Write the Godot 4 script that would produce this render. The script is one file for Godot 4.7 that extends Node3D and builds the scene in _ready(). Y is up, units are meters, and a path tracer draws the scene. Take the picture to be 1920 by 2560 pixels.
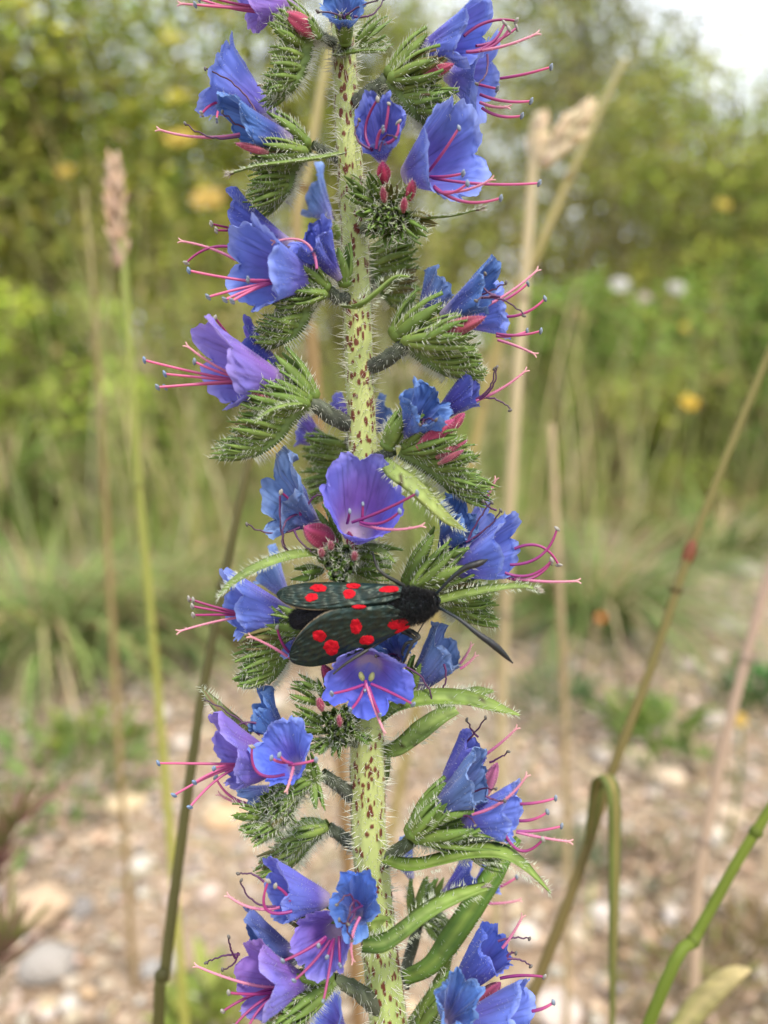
extends Node3D
# A viper's bugloss in flower with a six-spot burnet moth, on shingle, before rough grass and bushes.

const F := 2001.0          # focal length in pixels of the 1920 x 2560 photograph
const D0 := 0.110          # metres from lens to the plant's stem
const PX := D0 / F         # one photograph pixel at the stem, in metres
const EYE_H := 0.40
var cam_p := Vector3(0, EYE_H, 0)
var cam_b := Basis(Vector3.RIGHT, deg_to_rad(-12.0))
var CX := cam_b.x
var CY := cam_b.y
var CZ := cam_b.z          # towards the lens
var rng := RandomNumberGenerator.new()
var nz := FastNoiseLite.new()
var names := {}
var plant: Node3D
var cl: MeshInstance3D     # the flower cluster under construction
var sepal_n := 0
var M := {}

class Geo:
	var v := PackedVector3Array()
	var c := PackedColorArray()
	var t := PackedInt32Array()
	func grid(s: int, rows: int, cols: int, closed: bool) -> void:
		for i in rows - 1:
			for j in (cols if closed else cols - 1):
				var a := s + i * cols + j
				var b := a + cols
				var k := s + i * cols + (j + 1) % cols
				t.append(a); t.append(b); t.append(k + cols)
				t.append(a); t.append(k + cols); t.append(k)
	func done(mat: Material) -> ArrayMesh:
		var ar := []
		ar.resize(Mesh.ARRAY_MAX)
		ar[Mesh.ARRAY_VERTEX] = v
		ar[Mesh.ARRAY_COLOR] = c
		ar[Mesh.ARRAY_INDEX] = t
		var st := SurfaceTool.new()
		st.create_from_arrays(ar)
		st.generate_normals()
		var m := st.commit()
		m.surface_set_material(0, mat)
		return m

# ---------------------------------------------------------------- naming
func numbered(n: String) -> String:
	if not names.has(n):
		names[n] = 0
		return n
	names[n] += 1
	return "%s_%03d" % [n, names[n]]

func tag(o: Node, label: String, category := "", group := "", kind := "") -> void:
	if label: o.set_meta("label", label)
	if category: o.set_meta("category", category)
	if group: o.set_meta("group", group)
	if kind: o.set_meta("kind", kind)

func thing(called: String, at: Vector3, label: String, category: String, group := "") -> Node3D:
	var o := Node3D.new()
	o.name = numbered(called)
	o.position = at
	add_child(o, true)
	tag(o, label, category, group)
	return o

# a mesh whose vertices are in world coordinates, as a part of parent
func obj(called: String, g: Geo, mat: Material, parent: Node = self) -> MeshInstance3D:
	var o := MeshInstance3D.new()
	o.name = numbered(called)
	o.mesh = g.done(mat)
	parent.add_child(o, true)
	if parent is Node3D and parent != self and parent.get_parent() == self:
		o.position = -(parent as Node3D).position
	return o

# ---------------------------------------------------------------- places
func P(x: float, y: float, dz := 0.0) -> Vector3:      # dz in mm behind the stem
	var d := D0 + dz * 0.001
	return cam_p + cam_b * Vector3((x - 960.0) / F * d, -(y - 1280.0) / F * d, -d)

func PD(x: float, y: float, d: float) -> Vector3:
	return cam_p + cam_b * Vector3((x - 960.0) / F * d, -(y - 1280.0) / F * d, -d)

func G(x: float, y: float) -> Vector3:                  # where that line of sight meets the ground
	var r := cam_b * Vector3((x - 960.0) / F, -(y - 1280.0) / F, -1.0)
	return cam_p + r * (-cam_p.y / r.y)

func V(a: Array) -> Vector3:
	return P(a[0], a[1], a[2] if a.size() > 2 else 0.0)

func path(a: Array, m: int) -> PackedVector3Array:
	var p := PackedVector3Array()
	for q in a: p.append(q if q is Vector3 else V(q))
	return cr(p, m)

func cr(p: PackedVector3Array, m: int) -> PackedVector3Array:
	var out := PackedVector3Array()
	var n := p.size()
	for i in m:
		var f := float(i) / (m - 1) * (n - 1)
		var k := mini(int(f), n - 2)
		var p0 := p[k - 1] if k > 0 else p[0] * 2.0 - p[1]
		var p3 := p[k + 2] if k + 2 < n else p[n - 1] * 2.0 - p[n - 2]
		out.append(p[k].cubic_interpolate(p[k + 1], p0, p3, f - k))
	return out

func bez(a: Vector3, b: Vector3, c: Vector3, m: int) -> PackedVector3Array:
	var out := PackedVector3Array()
	for i in m:
		var t := float(i) / (m - 1)
		out.append(a.lerp(b, t).lerp(b.lerp(c, t), t))
	return out

func perp(n: Vector3, t: Vector3) -> Vector3:
	var r := n - t * n.dot(t)
	if r.length_squared() < 1e-16:
		r = t.cross(Vector3(0.31, 0.77, 0.55))
	return r.normalized()

func rf(a: float, b: float) -> float:
	return rng.randf_range(a, b)

func vary(c: Color, k: float) -> Color:
	var m := 1.0 + rf(-k, k)
	return Color(c.r * m * (1.0 + rf(-k, k) * 0.4), c.g * m, c.b * m * (1.0 + rf(-k, k) * 0.4))

# ---------------------------------------------------------------- shapes
func tube(g: Geo, pts: PackedVector3Array, rad: Array, n: int, c0: Color, c1: Color, lump := 0.0, ch := 0.0) -> void:
	var s := g.v.size()
	var m := pts.size()
	var e := Vector3.ZERO
	for i in m:
		var t := (pts[mini(i + 1, m - 1)] - pts[maxi(i - 1, 0)]).normalized()
		e = perp(e if i else Vector3(0.2, 0.1, 0.97), t)
		var f := t.cross(e)
		var q := float(i) / (m - 1)
		var rr := q * (rad.size() - 1)
		var rk := mini(int(rr), rad.size() - 2)
		var r: float = lerpf(rad[rk], rad[rk + 1], rr - rk)
		var col := c0.lerp(c1, q)
		for j in n:
			var a := TAU * j / n
			var k := r
			var cc := col
			if lump > 0.0:
				var w := nz.get_noise_3d(pts[i].x * 9e4 + cos(a) * 40.0, pts[i].y * 9e4 + sin(a) * 40.0, pts[i].z * 9e4)
				k *= 1.0 + lump * w
				cc = col * (1.0 + ch * w)
				cc.a = 1.0
			g.v.append(pts[i] + (e * cos(a) + f * sin(a)) * k)
			g.c.append(cc)
	g.grid(s, m, n, true)

func hair(g: Geo, p: Vector3, d: Vector3, l: float, r: float, bend: Vector3, c: Color) -> void:
	var s := g.v.size()
	var e := perp(Vector3(0.3, 0.5, 0.8), d)
	var f := d.cross(e)
	var mid := p + d * l * 0.5 + bend * l * 0.12
	for j in 3:
		var o := (e * cos(TAU * j / 3) + f * sin(TAU * j / 3)) * r
		g.v.append(p + o); g.c.append(c)
	for j in 3:
		var o := (e * cos(TAU * j / 3) + f * sin(TAU * j / 3)) * r * 0.7
		g.v.append(mid + o); g.c.append(c)
	g.v.append(p + d * l + bend * l * 0.5); g.c.append(c)
	for j in 3:
		var k := (j + 1) % 3
		g.t.append(s + j); g.t.append(s + 3 + j); g.t.append(s + 3 + k)
		g.t.append(s + j); g.t.append(s + 3 + k); g.t.append(s + k)
		g.t.append(s + 3 + j); g.t.append(s + 6); g.t.append(s + 3 + k)

# a leaf blade of lens-shaped section along pts, facing n; w = full widths
func blade(g: Geo, pts: PackedVector3Array, w: Array, n: Vector3, fold: float, thick: float, c0: Color, c1: Color, cm: Color, spots := 0.0) -> void:
	var s := g.v.size()
	var m := pts.size()
	for i in m:
		var t := (pts[mini(i + 1, m - 1)] - pts[maxi(i - 1, 0)]).normalized()
		n = perp(n, t)
		var sd := n.cross(t)
		var q := float(i) / (m - 1)
		var rr := q * (w.size() - 1)
		var rk := mini(int(rr), w.size() - 2)
		var hw: float = lerpf(w[rk], w[rk + 1], rr - rk) * 0.5
		var col := c0.lerp(c1, q)
		for j in 8:
			var x: float = [1.0, 0.5, 0.0, -0.5, -1.0, -0.5, 0.0, 0.5][j]
			var up := 1.0 if j < 5 else -1.0
			var y := fold * x * x * hw + up * thick * (1.0 - x * x)
			var mid := j == 2 or j == 6
			if mid: y -= up * thick * 0.6 if up > 0 else 0.0
			var p := pts[i] + sd * hw * x + n * y
			var cc := col.lerp(cm, 0.75) if mid else col
			cc = cc * (1.0 + 0.6 * nz.get_noise_3d(p.x * 3.2e4, p.y * 3.2e4, p.z * 3.2e4 + x * 9.0))
			cc.a = 1.0
			if not mid and (j == 0 or j == 4): cc = col.lerp(cm, 0.25)
			if spots > 0.0 and nz.get_noise_3d(p.x * 26000, p.y * 26000, p.z * 26000) > spots: cc = Color(0.05, 0.03, 0.015)
			g.v.append(p); g.c.append(cc)
	g.grid(s, m, 8, true)

func ball(g: Geo, p: Vector3, ax: Vector3, l: float, r: float, c0: Color, c1: Color, rows := 7, n := 9, rough := 0.0) -> void:
	var pts := PackedVector3Array()
	var rad := []
	for i in rows:
		var a := PI * i / (rows - 1)
		pts.append(p - ax * cos(a) * l)
		rad.append(maxf(sin(a) * r, r * 0.02))
	tube(g, pts, rad, n, c0, c1, rough, rough)

# ---------------------------------------------------------------- the plant's organs
func cluster(pts: Array, w0: float, w1: float, pale := 0.0) -> void:
	var g := Geo.new()
	var p := path(pts, 14)
	var c := Color(0.075, 0.08, 0.07).lerp(Color(0.16, 0.2, 0.07), pale)
	tube(g, p, [w0 * PX * 0.5, w1 * PX * 0.5], 18, c, c.lerp(Color(0.12, 0.17, 0.05), 0.3), 0.30, 0.9)
	for i in 260:
		var q := rf(0.02, 0.98) * 13.0
		var k := int(q)
		var b := p[k].lerp(p[k + 1], q - k)
		var t := (p[k + 1] - p[k]).normalized()
		var d := perp(Vector3(rf(-1, 1), rf(-1, 1), rf(-1, 1)), t)
		var r := lerpf(w0, w1, q / 13.0) * PX * 0.48
		var long := i % 4 == 0
		hair(g, b + d * r, (d + t * rf(-0.3, 0.5)).normalized(), PX * (rf(10, 24) if long else rf(5, 10)), PX * (0.8 if long else 0.6), -CY, Color(0.55, 0.57, 0.52) if long else Color(0.30, 0.31, 0.29))
	cl = obj("flower_cluster", g, M.green, plant)

func sepal(g: Geo, b: Vector3, ax: Vector3, out: Vector3, l: float, w: float, spread: float, c0: Color, c1: Color, hairs: int) -> void:
	var p := PackedVector3Array()
	var cur := rf(-0.10, 0.10)
	var sd := out.cross(ax)
	for i in 8:
		var q := i / 7.0
		p.append(b + ax * l * q + out * l * (spread * q - 0.16 * spread * q * q * q + 0.16 * sin(PI * q) * 0.5) + sd * l * cur * q * q)
	blade(g, p, [w * 0.6, w * 0.95, w, w * 0.85, w * 0.6, w * 0.12], out, -0.45, w * 0.16, c0, c1, c1.lerp(Color(0.2, 0.3, 0.07), 0.5))
	for i in hairs:
		var q := rf(0.05, 1.0) * 6.99
		var k := int(q)
		var at := p[k].lerp(p[k + 1], q - k)
		var t := (p[k + 1] - p[k]).normalized()
		var side := 1.0 if i % 2 else -1.0
		var back := i % 5 < 2
		var d := (out * (0.9 if back else 0.35) + sd * side * (0.4 if back else 0.9) + t * rf(0.3, 1.0)).normalized()
		var ww := w * 0.5 * (1.0 - pow(q / 7.0, 2.0) * 0.85)
		var f := rf(0.62, 0.88)
		hair(g, at + sd * side * ww * (0.35 if back else 0.95), d, PX * rf(8, 23), PX * rf(0.5, 0.8), Vector3.ZERO, Color(f, f * 1.02, f * 0.9))

func calyx(b: Vector3, tip: Vector3, w: float, spread := 0.22, lit := 0.0, hairs := 22) -> void:
	var g := Geo.new()
	var ax := (tip - b).normalized()
	var l := (tip - b).length()
	var u := perp(CZ + CX * rf(-0.2, 0.2), ax)
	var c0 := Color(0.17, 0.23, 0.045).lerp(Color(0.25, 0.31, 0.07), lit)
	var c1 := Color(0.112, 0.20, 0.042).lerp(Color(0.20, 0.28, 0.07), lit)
	if rng.randf() < 0.10: c1 = Color(0.15, 0.10, 0.05)
	for j in 5:
		var a := TAU * j / 5.0 + rf(-0.25, 0.25)
		var o := u.rotated(ax, a)
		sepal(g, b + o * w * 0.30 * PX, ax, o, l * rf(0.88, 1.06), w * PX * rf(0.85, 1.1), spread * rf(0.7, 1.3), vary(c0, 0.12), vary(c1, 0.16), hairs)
	# the cup that the five sepals share
	var cup := PackedVector3Array([b - ax * l * 0.05, b, b + ax * l * 0.09, b + ax * l * 0.2])
	tube(g, cup, [w * 0.15 * PX, w * 0.5 * PX, w * 0.62 * PX, w * 0.45 * PX], 10, c0, c1)
	obj("calyx", g, M.green, cl)

# the coiled young end: two rows of closed calyces along an axis
func comb(pts: Array, d0: Vector2, d1: Vector2, n: int, l0: float, l1: float, w := 15.0, lit := 0.0, tilt := 0.42, sep := 4) -> void:
	var p := path(pts, 32)
	var g := Geo.new()
	tube(g, p, [17 * PX, 19 * PX, 15 * PX, 7 * PX], 14, Color(0.15, 0.21, 0.06), Color(0.12, 0.19, 0.05), 0.25, 0.5)
	for i in 420:
		var q := rf(0.0, 0.999) * 31.0
		var k := int(q)
		var t := (p[k + 1] - p[k]).normalized()
		var dd: Vector2 = d0.lerp(d1, q / 31.0)
		var away := -(CX * dd.x - CY * dd.y).normalized()
		var d := (perp(away + CZ * rf(-0.9, 0.9) + t * rf(-0.5, 0.5), t)).normalized()
		hair(g, p[k] + d * 13 * PX, d, PX * rf(12, 32), PX * 0.6, Vector3(rf(-0.5, 0.5), rf(-0.5, 0.5), 0), Color(0.72, 0.74, 0.66))
	obj("coil_axis", g, M.green, cl)
	n = int(ceil(n * 0.8))
	var fg := Geo.new()
	for i in n:
		var q := (i + 0.3) / n
		var at := p[int(q * 31.0)]
		var dd: Vector2 = d0.lerp(d1, q)
		var l := lerpf(l0, l1, q) * PX
		for row in [-1.0, 1.0]:
			var d: Vector3 = (CX * dd.x - CY * dd.y).normalized()
			d = (d + CZ * row * tilt * rf(0.6, 1.4) + CY * rf(-0.17, 0.17)).normalized()
			var b: Vector3 = at + CZ * row * 9 * PX + d * 3 * PX
			if row < 0.0:   # the far row is joined to the filling
				var u := perp(CZ, d)
				for j in 5:
					var o := u.rotated(d, TAU * j / 5.0 + rf(-0.25, 0.25))
					sepal(fg, b + o * w * 0.3 * PX, d, o, l * rf(0.85, 1.2), w * PX * rf(0.8, 1.2), 0.085, vary(Color(0.19, 0.25, 0.05), 0.12), vary(Color(0.12, 0.21, 0.045), 0.2), 13)
				continue
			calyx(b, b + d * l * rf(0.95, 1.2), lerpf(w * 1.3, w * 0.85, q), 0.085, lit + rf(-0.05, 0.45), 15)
	# small filling buds between the rows, too many and too small to tell apart
	for i in n * 7:
		var q := rf(0.02, 0.99)
		var dd: Vector2 = d0.lerp(d1, q)
		var d: Vector3 = (CX * dd.x - CY * dd.y + CZ * rf(-0.6, 0.75) + CY * rf(-0.3, 0.3)).normalized()
		var l := lerpf(l0, l1, q) * PX * rf(0.6, 1.12)
		var b: Vector3 = p[int(q * 31.0)] + CZ * rf(-8, 12) * PX + d * 3 * PX
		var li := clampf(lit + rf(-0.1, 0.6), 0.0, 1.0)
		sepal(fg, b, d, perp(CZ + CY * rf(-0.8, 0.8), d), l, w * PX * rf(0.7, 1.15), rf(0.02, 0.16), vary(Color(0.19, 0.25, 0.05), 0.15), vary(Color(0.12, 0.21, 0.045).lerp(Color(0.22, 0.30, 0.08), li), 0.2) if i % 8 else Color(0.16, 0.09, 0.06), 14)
	tag(obj("young_sepals", fg, M.green, cl), "", "", "", "stuff")

const KIND := {
	"fresh": [Color(0.13, 0.19, 0.62), Color(0.135, 0.115, 0.48), Color(0.26, 0.34, 0.74)],
	"violet": [Color(0.155, 0.155, 0.55), Color(0.20, 0.10, 0.42), Color(0.30, 0.29, 0.69)],
	"pinkish": [Color(0.22, 0.14, 0.47), Color(0.30, 0.10, 0.34), Color(0.34, 0.20, 0.52)],
	"deep": [Color(0.075, 0.10, 0.43), Color(0.065, 0.055, 0.30), Color(0.17, 0.21, 0.56)],
	"blue": [Color(0.065, 0.145, 0.41), Color(0.05, 0.065, 0.26), Color(0.15, 0.26, 0.54)],
	"dull": [Color(0.105, 0.18, 0.40), Color(0.08, 0.09, 0.28), Color(0.19, 0.28, 0.52)],
	"pale": [Color(0.17, 0.28, 0.60), Color(0.17, 0.19, 0.50), Color(0.26, 0.38, 0.70)],
}

# a funnel of five lobes from b to its mouth's middle m; returns [axis, up, side]
func flower(ba: Array, ma: Array, R: float, kind := "fresh", o := {}, st := []) -> void:
	var b := V(ba)
	var m := V(ma)
	R *= PX
	var ax := (m - b).normalized()
	var L := (m - b).length()
	var up := perp(CY, ax).rotated(ax, o.get("roll", 0.0))
	var sd := ax.cross(up)
	var k: float = o.get("hood", 0.28)
	var lobe: float = o.get("lobe", 0.42)
	var flare: float = o.get("flare", 0.55)
	var ws: float = o.get("ws", 1.0)
	var vs: float = o.get("vs", 1.0)
	var crump: float = o.get("crump", 0.0) + (0.05 if kind in ["fresh", "violet", "pinkish"] else 0.09)
	var curl: float = o.get("curl", 0.0)
	var pleat: float = o.get("pleat", 0.05 + crump * 0.4)
	var seed: float = o.get("seed", float(names.get("flower", 0)) * 17.3)
	var r0: float = o.get("r0", 0.22) * R
	var pw: float = o.get("pw", 1.25)
	var col: Array = KIND[kind]
	var g := Geo.new()
	var rows := 40
	var cols := 140
	var le := []
	var lf := []
	for i in 5:
		le.append(1.0 + 0.55 * nz.get_noise_2d(seed * 13.0, i * 77.0))
		lf.append(0.75 * nz.get_noise_2d(seed * 13.0 + 900.0, i * 91.0))
	for i in rows:
		var t := float(i) / (rows - 1)
		for j in cols:
			var a := TAU * j / cols
			var s := minf(t / 0.74, 1.0)
			var q := maxf(0.0, (t - 0.74) / 0.26)
			var hood := 1.0 + k * cos(a)
			var ls := pow(absf(cos(2.5 * (a - deg_to_rad(36.0)))), 0.64)
			var lower := 1.0 - 0.25 * cos(a)
			var pl := 1.0 + pleat * cos(5.0 * a) * s + (0.012 + 0.02 * s) * absf(sin(7.5 * a)) * s
			var li := int(roundf((a - deg_to_rad(36.0)) / deg_to_rad(72.0)) + 5) % 5
			var rad := (r0 + (R - r0) * pow(s, pw)) * pl * (0.04 if i == 0 else 1.0)
			var dirr := up * cos(a) * vs + sd * sin(a) * ws
			var fl: float = flare * lower + lf[li] * q + curl * q * (0.6 + 0.8 * nz.get_noise_2d(seed * 31.0, a * 12.0))
			var ext: float = lobe * R * ls * q * le[li]
			var p := b + ax * L * hood * s + dirr * rad + (ax * cos(fl) + dirr * sin(fl)) * ext
			p += up * L * o.get("bend", 0.0) * s * s
			# soft undulation, or the crumple of a spent flower
			var u1 := nz.get_noise_3d(cos(a) * 34.0 + seed, sin(a) * 34.0, t * 46.0)
			var u2 := nz.get_noise_3d(cos(a) * 95.0 - seed, sin(a) * 95.0, t * 110.0 + 50.0)
			var u3 := nz.get_noise_3d(cos(a) * 60.0, sin(a) * 60.0 + seed, t * 70.0 - 90.0)
			var u4 := nz.get_noise_3d(cos(a) * 150.0 + seed, sin(a) * 150.0, 40.0 + q * 20.0)
			var rg := 1.0 - absf(nz.get_noise_3d(cos(a) * 52.0 + seed * 3.0, sin(a) * 52.0, t * 55.0 + seed)) * 5.0
			var cre := maxf(0.0, rg)
			var w := pow(t, 1.6)
			p += dirr * R * w * cre * (0.055 + crump * 0.35)
			p += dirr * R * w * (u1 * (0.20 + crump * 0.9) + u2 * (0.06 + crump * 0.55) + u4 * q * 0.16)
			p += ax * R * w * (u3 * (0.13 + crump * 0.7) + u4 * q * 0.10)
			g.v.append(p)
			# colour: pale tube, veins, violet throat, light rim
			var c: Color = col[1].lerp(col[0], smoothstep(0.25, 0.8, t + u1 * 0.25))
			c = c.lerp(col[2], smoothstep(0.80, 1.0, t) * 0.75)
			var va := absf(sin(2.5 * (a - deg_to_rad(36.0) + u1 * 0.06)))
			var vb := absf(sin(7.5 * (a + u1 * 0.10)))
			var vein := exp(-va * va * 160.0) * 0.36 + exp(-vb * vb * 40.0) * 0.22 * smoothstep(0.3, 0.6, t)
			c = c * (1.0 - vein * (1.0 - 0.6 * q) + u2 * (0.14 + crump * 0.35) - cre * 0.16)
			c = c * (1.0 + 0.28 * nz.get_noise_3d(cos(a) * 22.0 - seed, sin(a) * 22.0, t * 40.0 + seed))
			c = c.lerp(Color(0.45, 0.36, 0.46), (1.0 - smoothstep(0.06, 0.30, t)) * (0.8 - crump))
			if o.has("tint"):
				var tc: Color = o.tint[0]
				c = c.lerp(tc, clampf((cos(a - o.tint[1]) * 0.5 + 0.1 + t * 0.5 + u1 * 0.4), 0.0, 1.0) * o.tint[2])
			c.a = 1.0
			g.c.append(c.clamp())
	g.grid(0, rows, cols, true)
	obj("flower", g, M.petal if crump < 0.12 else M.petal_spent, cl)
	# down on the outside, longest along the back
	var dn := Geo.new()
	for i in 300:
		var ti := rng.randi_range(3, 35)
		var j := rng.randi_range(0, cols - 1)
		var pv := g.v[ti * cols + j]
		var nv := ((g.v[ti * cols + (j + 1) % cols] - pv).cross(g.v[(ti + 1) * cols + j] - pv)).normalized()
		var outd := pv - (b + ax * (pv - b).dot(ax))
		if nv.dot(outd) < 0.0: nv = -nv
		hair(dn, pv, (nv + ax * rf(0.0, 0.8)).normalized(), PX * rf(4, 10), PX * rf(0.28, 0.42), Vector3.ZERO, Color(0.50, 0.52, 0.68))
	tag(obj("down", dn, M.hair, cl), "", "", "", "stuff")
	for x in st:
		stamen(b, ax, up, sd, L, R, x)

# x = [tip x, tip y, tip dz, kind, optional start [x, y, dz], optional sag in pixels]
func stamen(b: Vector3, ax: Vector3, up: Vector3, sd: Vector3, L: float, R: float, x: Array) -> void:
	var tip := P(x[0], x[1], x[2])
	var kind: int = x[3]
	var lat := sd * R * rf(-0.35, 0.35)
	var from := b + ax * L * 0.42 - up * R * 0.18 + lat * 0.5
	var ctl := b + ax * L * 0.98 - up * R * 0.42 + lat
	if x.size() > 4:
		from = V(x[4])
		var sag: float = x[5] if x.size() > 5 else 10.0
		var al := (tip - from).normalized()
		ctl = from.lerp(tip, 0.5) + perp(-CY, al) * sag * PX * 2.0
	var g := Geo.new()
	var p := bez(from, ctl, tip, 16)
	if kind == 1:   # spent: dark, wiry, hooked
		for i in range(2, 16):
			p[i] += (CX * nz.get_noise_2d(i * 16.0, x[0]) + CY * nz.get_noise_2d(i * 16.0, x[1] + 400.0)) * PX * 9.0 * i / 16.0
		tube(g, p, [3.0 * PX, 2.4 * PX, 2.0 * PX, 1.8 * PX], 7, Color(0.10, 0.02, 0.11), Color(0.055, 0.02, 0.045))
		var d := (p[15] - p[14]).normalized()
		ball(g, tip, (d + perp(CY, d) * 1.2).normalized(), 6 * PX, 3.6 * PX, Color(0.06, 0.05, 0.05), Color(0.16, 0.15, 0.13))
	elif kind == 2: # the forked, downy style
		tube(g, p, [3.6 * PX, 3.6 * PX, 3.0 * PX, 2.6 * PX], 8, Color(0.40, 0.09, 0.25), Color(0.60, 0.24, 0.31))
		var d := (p[15] - p[13]).normalized()
		for s in [-1.0, 1.0]:
			var e: Vector3 = tip + d * 15 * PX + perp(CY, d) * s * 6 * PX
			tube(g, bez(tip - d * 3 * PX, tip + d * 8 * PX, e, 5), [2.6 * PX, 1.6 * PX], 6, Color(0.60, 0.25, 0.31), Color(0.65, 0.38, 0.36))
		for i in 70:
			var q := rf(2.0, 14.9)
			var kk := int(q)
			var t := (p[kk + 1] - p[kk]).normalized()
			var dd := perp(Vector3(rf(-1, 1), rf(-1, 1), rf(-1, 1)), t)
			hair(g, p[kk].lerp(p[kk + 1], q - kk), (dd + t * 0.7).normalized(), PX * rf(5, 10), PX * 0.6, Vector3.ZERO, Color(0.8, 0.5, 0.52))
	else:
		var c0 := Color(0.22, 0.025, 0.17)
		var c1 := Color(0.60, 0.12, 0.25) if kind != 3 and kind != 5 else Color(0.30, 0.03, 0.13)
		tube(g, p, [3.6 * PX, 3.7 * PX, 3.2 * PX, 2.7 * PX], 8, vary(c0, 0.2), vary(c1, 0.15))
		var d := (p[15] - p[14]).normalized()
		var ca := Color(0.23, 0.28, 0.36) if kind == 0 or kind == 5 else Color(0.36, 0.34, 0.30)
		if kind == 4: ca = Color(0.20, 0.29, 0.46)
		for s in [-1.0, 1.0]:   # two pollen sacs
			ball(g, tip + d * 2 * PX + perp(CZ, d) * s * 1.5 * PX + perp(CY, d) * s * 2.0 * PX, (d * 0.6 + perp(CY, d) * 0.8).normalized(), 7.2 * PX, 3.6 * PX, ca * 0.5, ca, 7, 8, 0.3)
	obj("style" if kind == 2 else "stamen", g, M.stamen, cl)

func bud(ba: Array, ta: Array, w: float, c := Color(0.36, 0.057, 0.11)) -> void:
	var b := V(ba)
	var t := V(ta)
	var ax := (t - b).normalized()
	var l := (t - b).length()
	var up := perp(CY, ax)
	var sd := ax.cross(up)
	var g := Geo.new()
	for i in 18:
		var q := i / 17.0
		var r := w * 0.5 * PX * maxf(0.03, pow(sin(PI * pow(q, 0.62)), 0.75) * (0.55 + 0.6 * q))
		if q < 0.1: r = w * 0.22 * PX
		for j in 30:
			var a := TAU * j / 30.0
			var n := nz.get_noise_3d(cos(a) * 40 + w, sin(a) * 40, q * 60 + ba[0])
			var f := 1.0 + 0.13 * cos(5.0 * a + q * 2.5) * q + 0.05 * n
			g.v.append(b + ax * l * q + (up * cos(a) + sd * sin(a)) * r * f)
			var cc := Color(c.r * 0.9, c.g * 1.3 + 0.03, c.b).lerp(c, smoothstep(0.0, 0.35, q)) * (1.0 + n * 0.35 + 0.22 * cos(5.0 * a + q * 2.5))
			cc = cc.lerp(Color(0.35, 0.08, 0.27), smoothstep(0.75, 1.0, q) * 0.35)
			cc.a = 1.0
			g.c.append(cc.clamp())
	g.grid(0, 18, 30, true)
	for i in int(w * 6):
		var k := rng.randi_range(40, 520)
		var p := g.v[k]
		var d := (p - (b + ax * (p - b).dot(ax))).normalized()
		hair(g, p, (d + ax * rf(0.2, 1.0)).normalized(), PX * rf(3, 7), PX * 0.32, Vector3.ZERO, Color(0.7, 0.42, 0.42))
	obj("flower_bud", g, M.petal_spent, cl)

func leaf(pts: Array, w: Array, facing: Vector3, o := {}) -> void:
	var g := Geo.new()
	var p := path(pts, 26)
	var ws := []
	for x in w: ws.append(x * PX)
	var c0: Color = o.get("c0", Color(0.13, 0.20, 0.035)) * 0.86
	var c1: Color = o.get("c1", Color(0.17, 0.26, 0.05)) * 0.86
	blade(g, p, ws, (cam_b * facing).normalized(), o.get("fold", 0.35), 2.5 * PX, c0, c1, o.get("cm", Color(0.26, 0.34, 0.10)), o.get("spots", 0.0))
	var n := perp(cam_b * facing, (p[1] - p[0]).normalized())
	for i in int(o.get("hairs", 170)):
		var q := rf(0.0, 0.999) * 25.0
		var k := int(q)
		var t := (p[k + 1] - p[k]).normalized()
		n = perp(cam_b * facing, t)
		var s := n.cross(t)
		var side := 1.0 if i % 2 else -1.0
		var rr := q / 25.0 * (ws.size() - 1)
		var rk := mini(int(rr), ws.size() - 2)
		var hw: float = lerpf(ws[rk], ws[rk + 1], rr - rk) * 0.5
		var x := 1.0 if i % 3 else rf(0.1, 0.9)
		var d := (s * side * (1.0 if i % 3 else 0.3) + n * rf(0.0, 0.5) * (1.0 if i % 3 else 3.0) + t * rf(0.1, 0.9)).normalized()
		hair(g, p[k].lerp(p[k + 1], q - k) + s * side * hw * x + n * o.get("fold", 0.35) * hw * x * x, d, PX * rf(7, 20), PX * rf(0.6, 0.9), Vector3.ZERO, Color(0.66, 0.70, 0.58))
	if o.get("dry", false):
		ball(g, p[25], (p[25] - p[22]).normalized(), 14 * PX, 5 * PX, Color(0.14, 0.12, 0.09), Color(0.30, 0.26, 0.2), 6, 7, 0.5)
		for i in 16:
			hair(g, p[25] + Vector3(rf(-5, 5), rf(-5, 5), rf(-5, 5)) * PX, ((p[25] - p[22]).normalized() + Vector3(rf(-1, 1), rf(-1, 1), rf(-1, 1)) * 0.7).normalized(), PX * rf(10, 24), PX * 0.8, Vector3.ZERO, Color(0.6, 0.56, 0.5))
	obj("leaf", g, M.leaf, plant)

func stem_at(y: float) -> Array:     # [middle x, width] of the stem at photograph row y
	var ys := [-200.0, 60.0, 150.0, 350.0, 580.0, 810.0, 1040.0, 1270.0, 1560.0, 1850.0, 2080.0, 2315.0, 2560.0, 2800.0]
	var xs := [850.0, 856.0, 861.0, 871.0, 887.0, 894.0, 904.0, 912.0, 912.0, 917.0, 921.0, 943.0, 972.0, 985.0]
	var w := [46.0, 54.0, 58.0, 61.0, 66.0, 69.0, 69.0, 72.0, 80.0, 84.0, 86.0, 88.0, 93.0, 97.0]
	for i in ys.size() - 1:
		if y <= ys[i + 1]:
			var q: float = clampf((y - ys[i]) / (ys[i + 1] - ys[i]), 0, 1)
			return [lerpf(xs[i], xs[i + 1], q), lerpf(w[i], w[i + 1], q)]
	return [985.0, 97.0]

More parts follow.
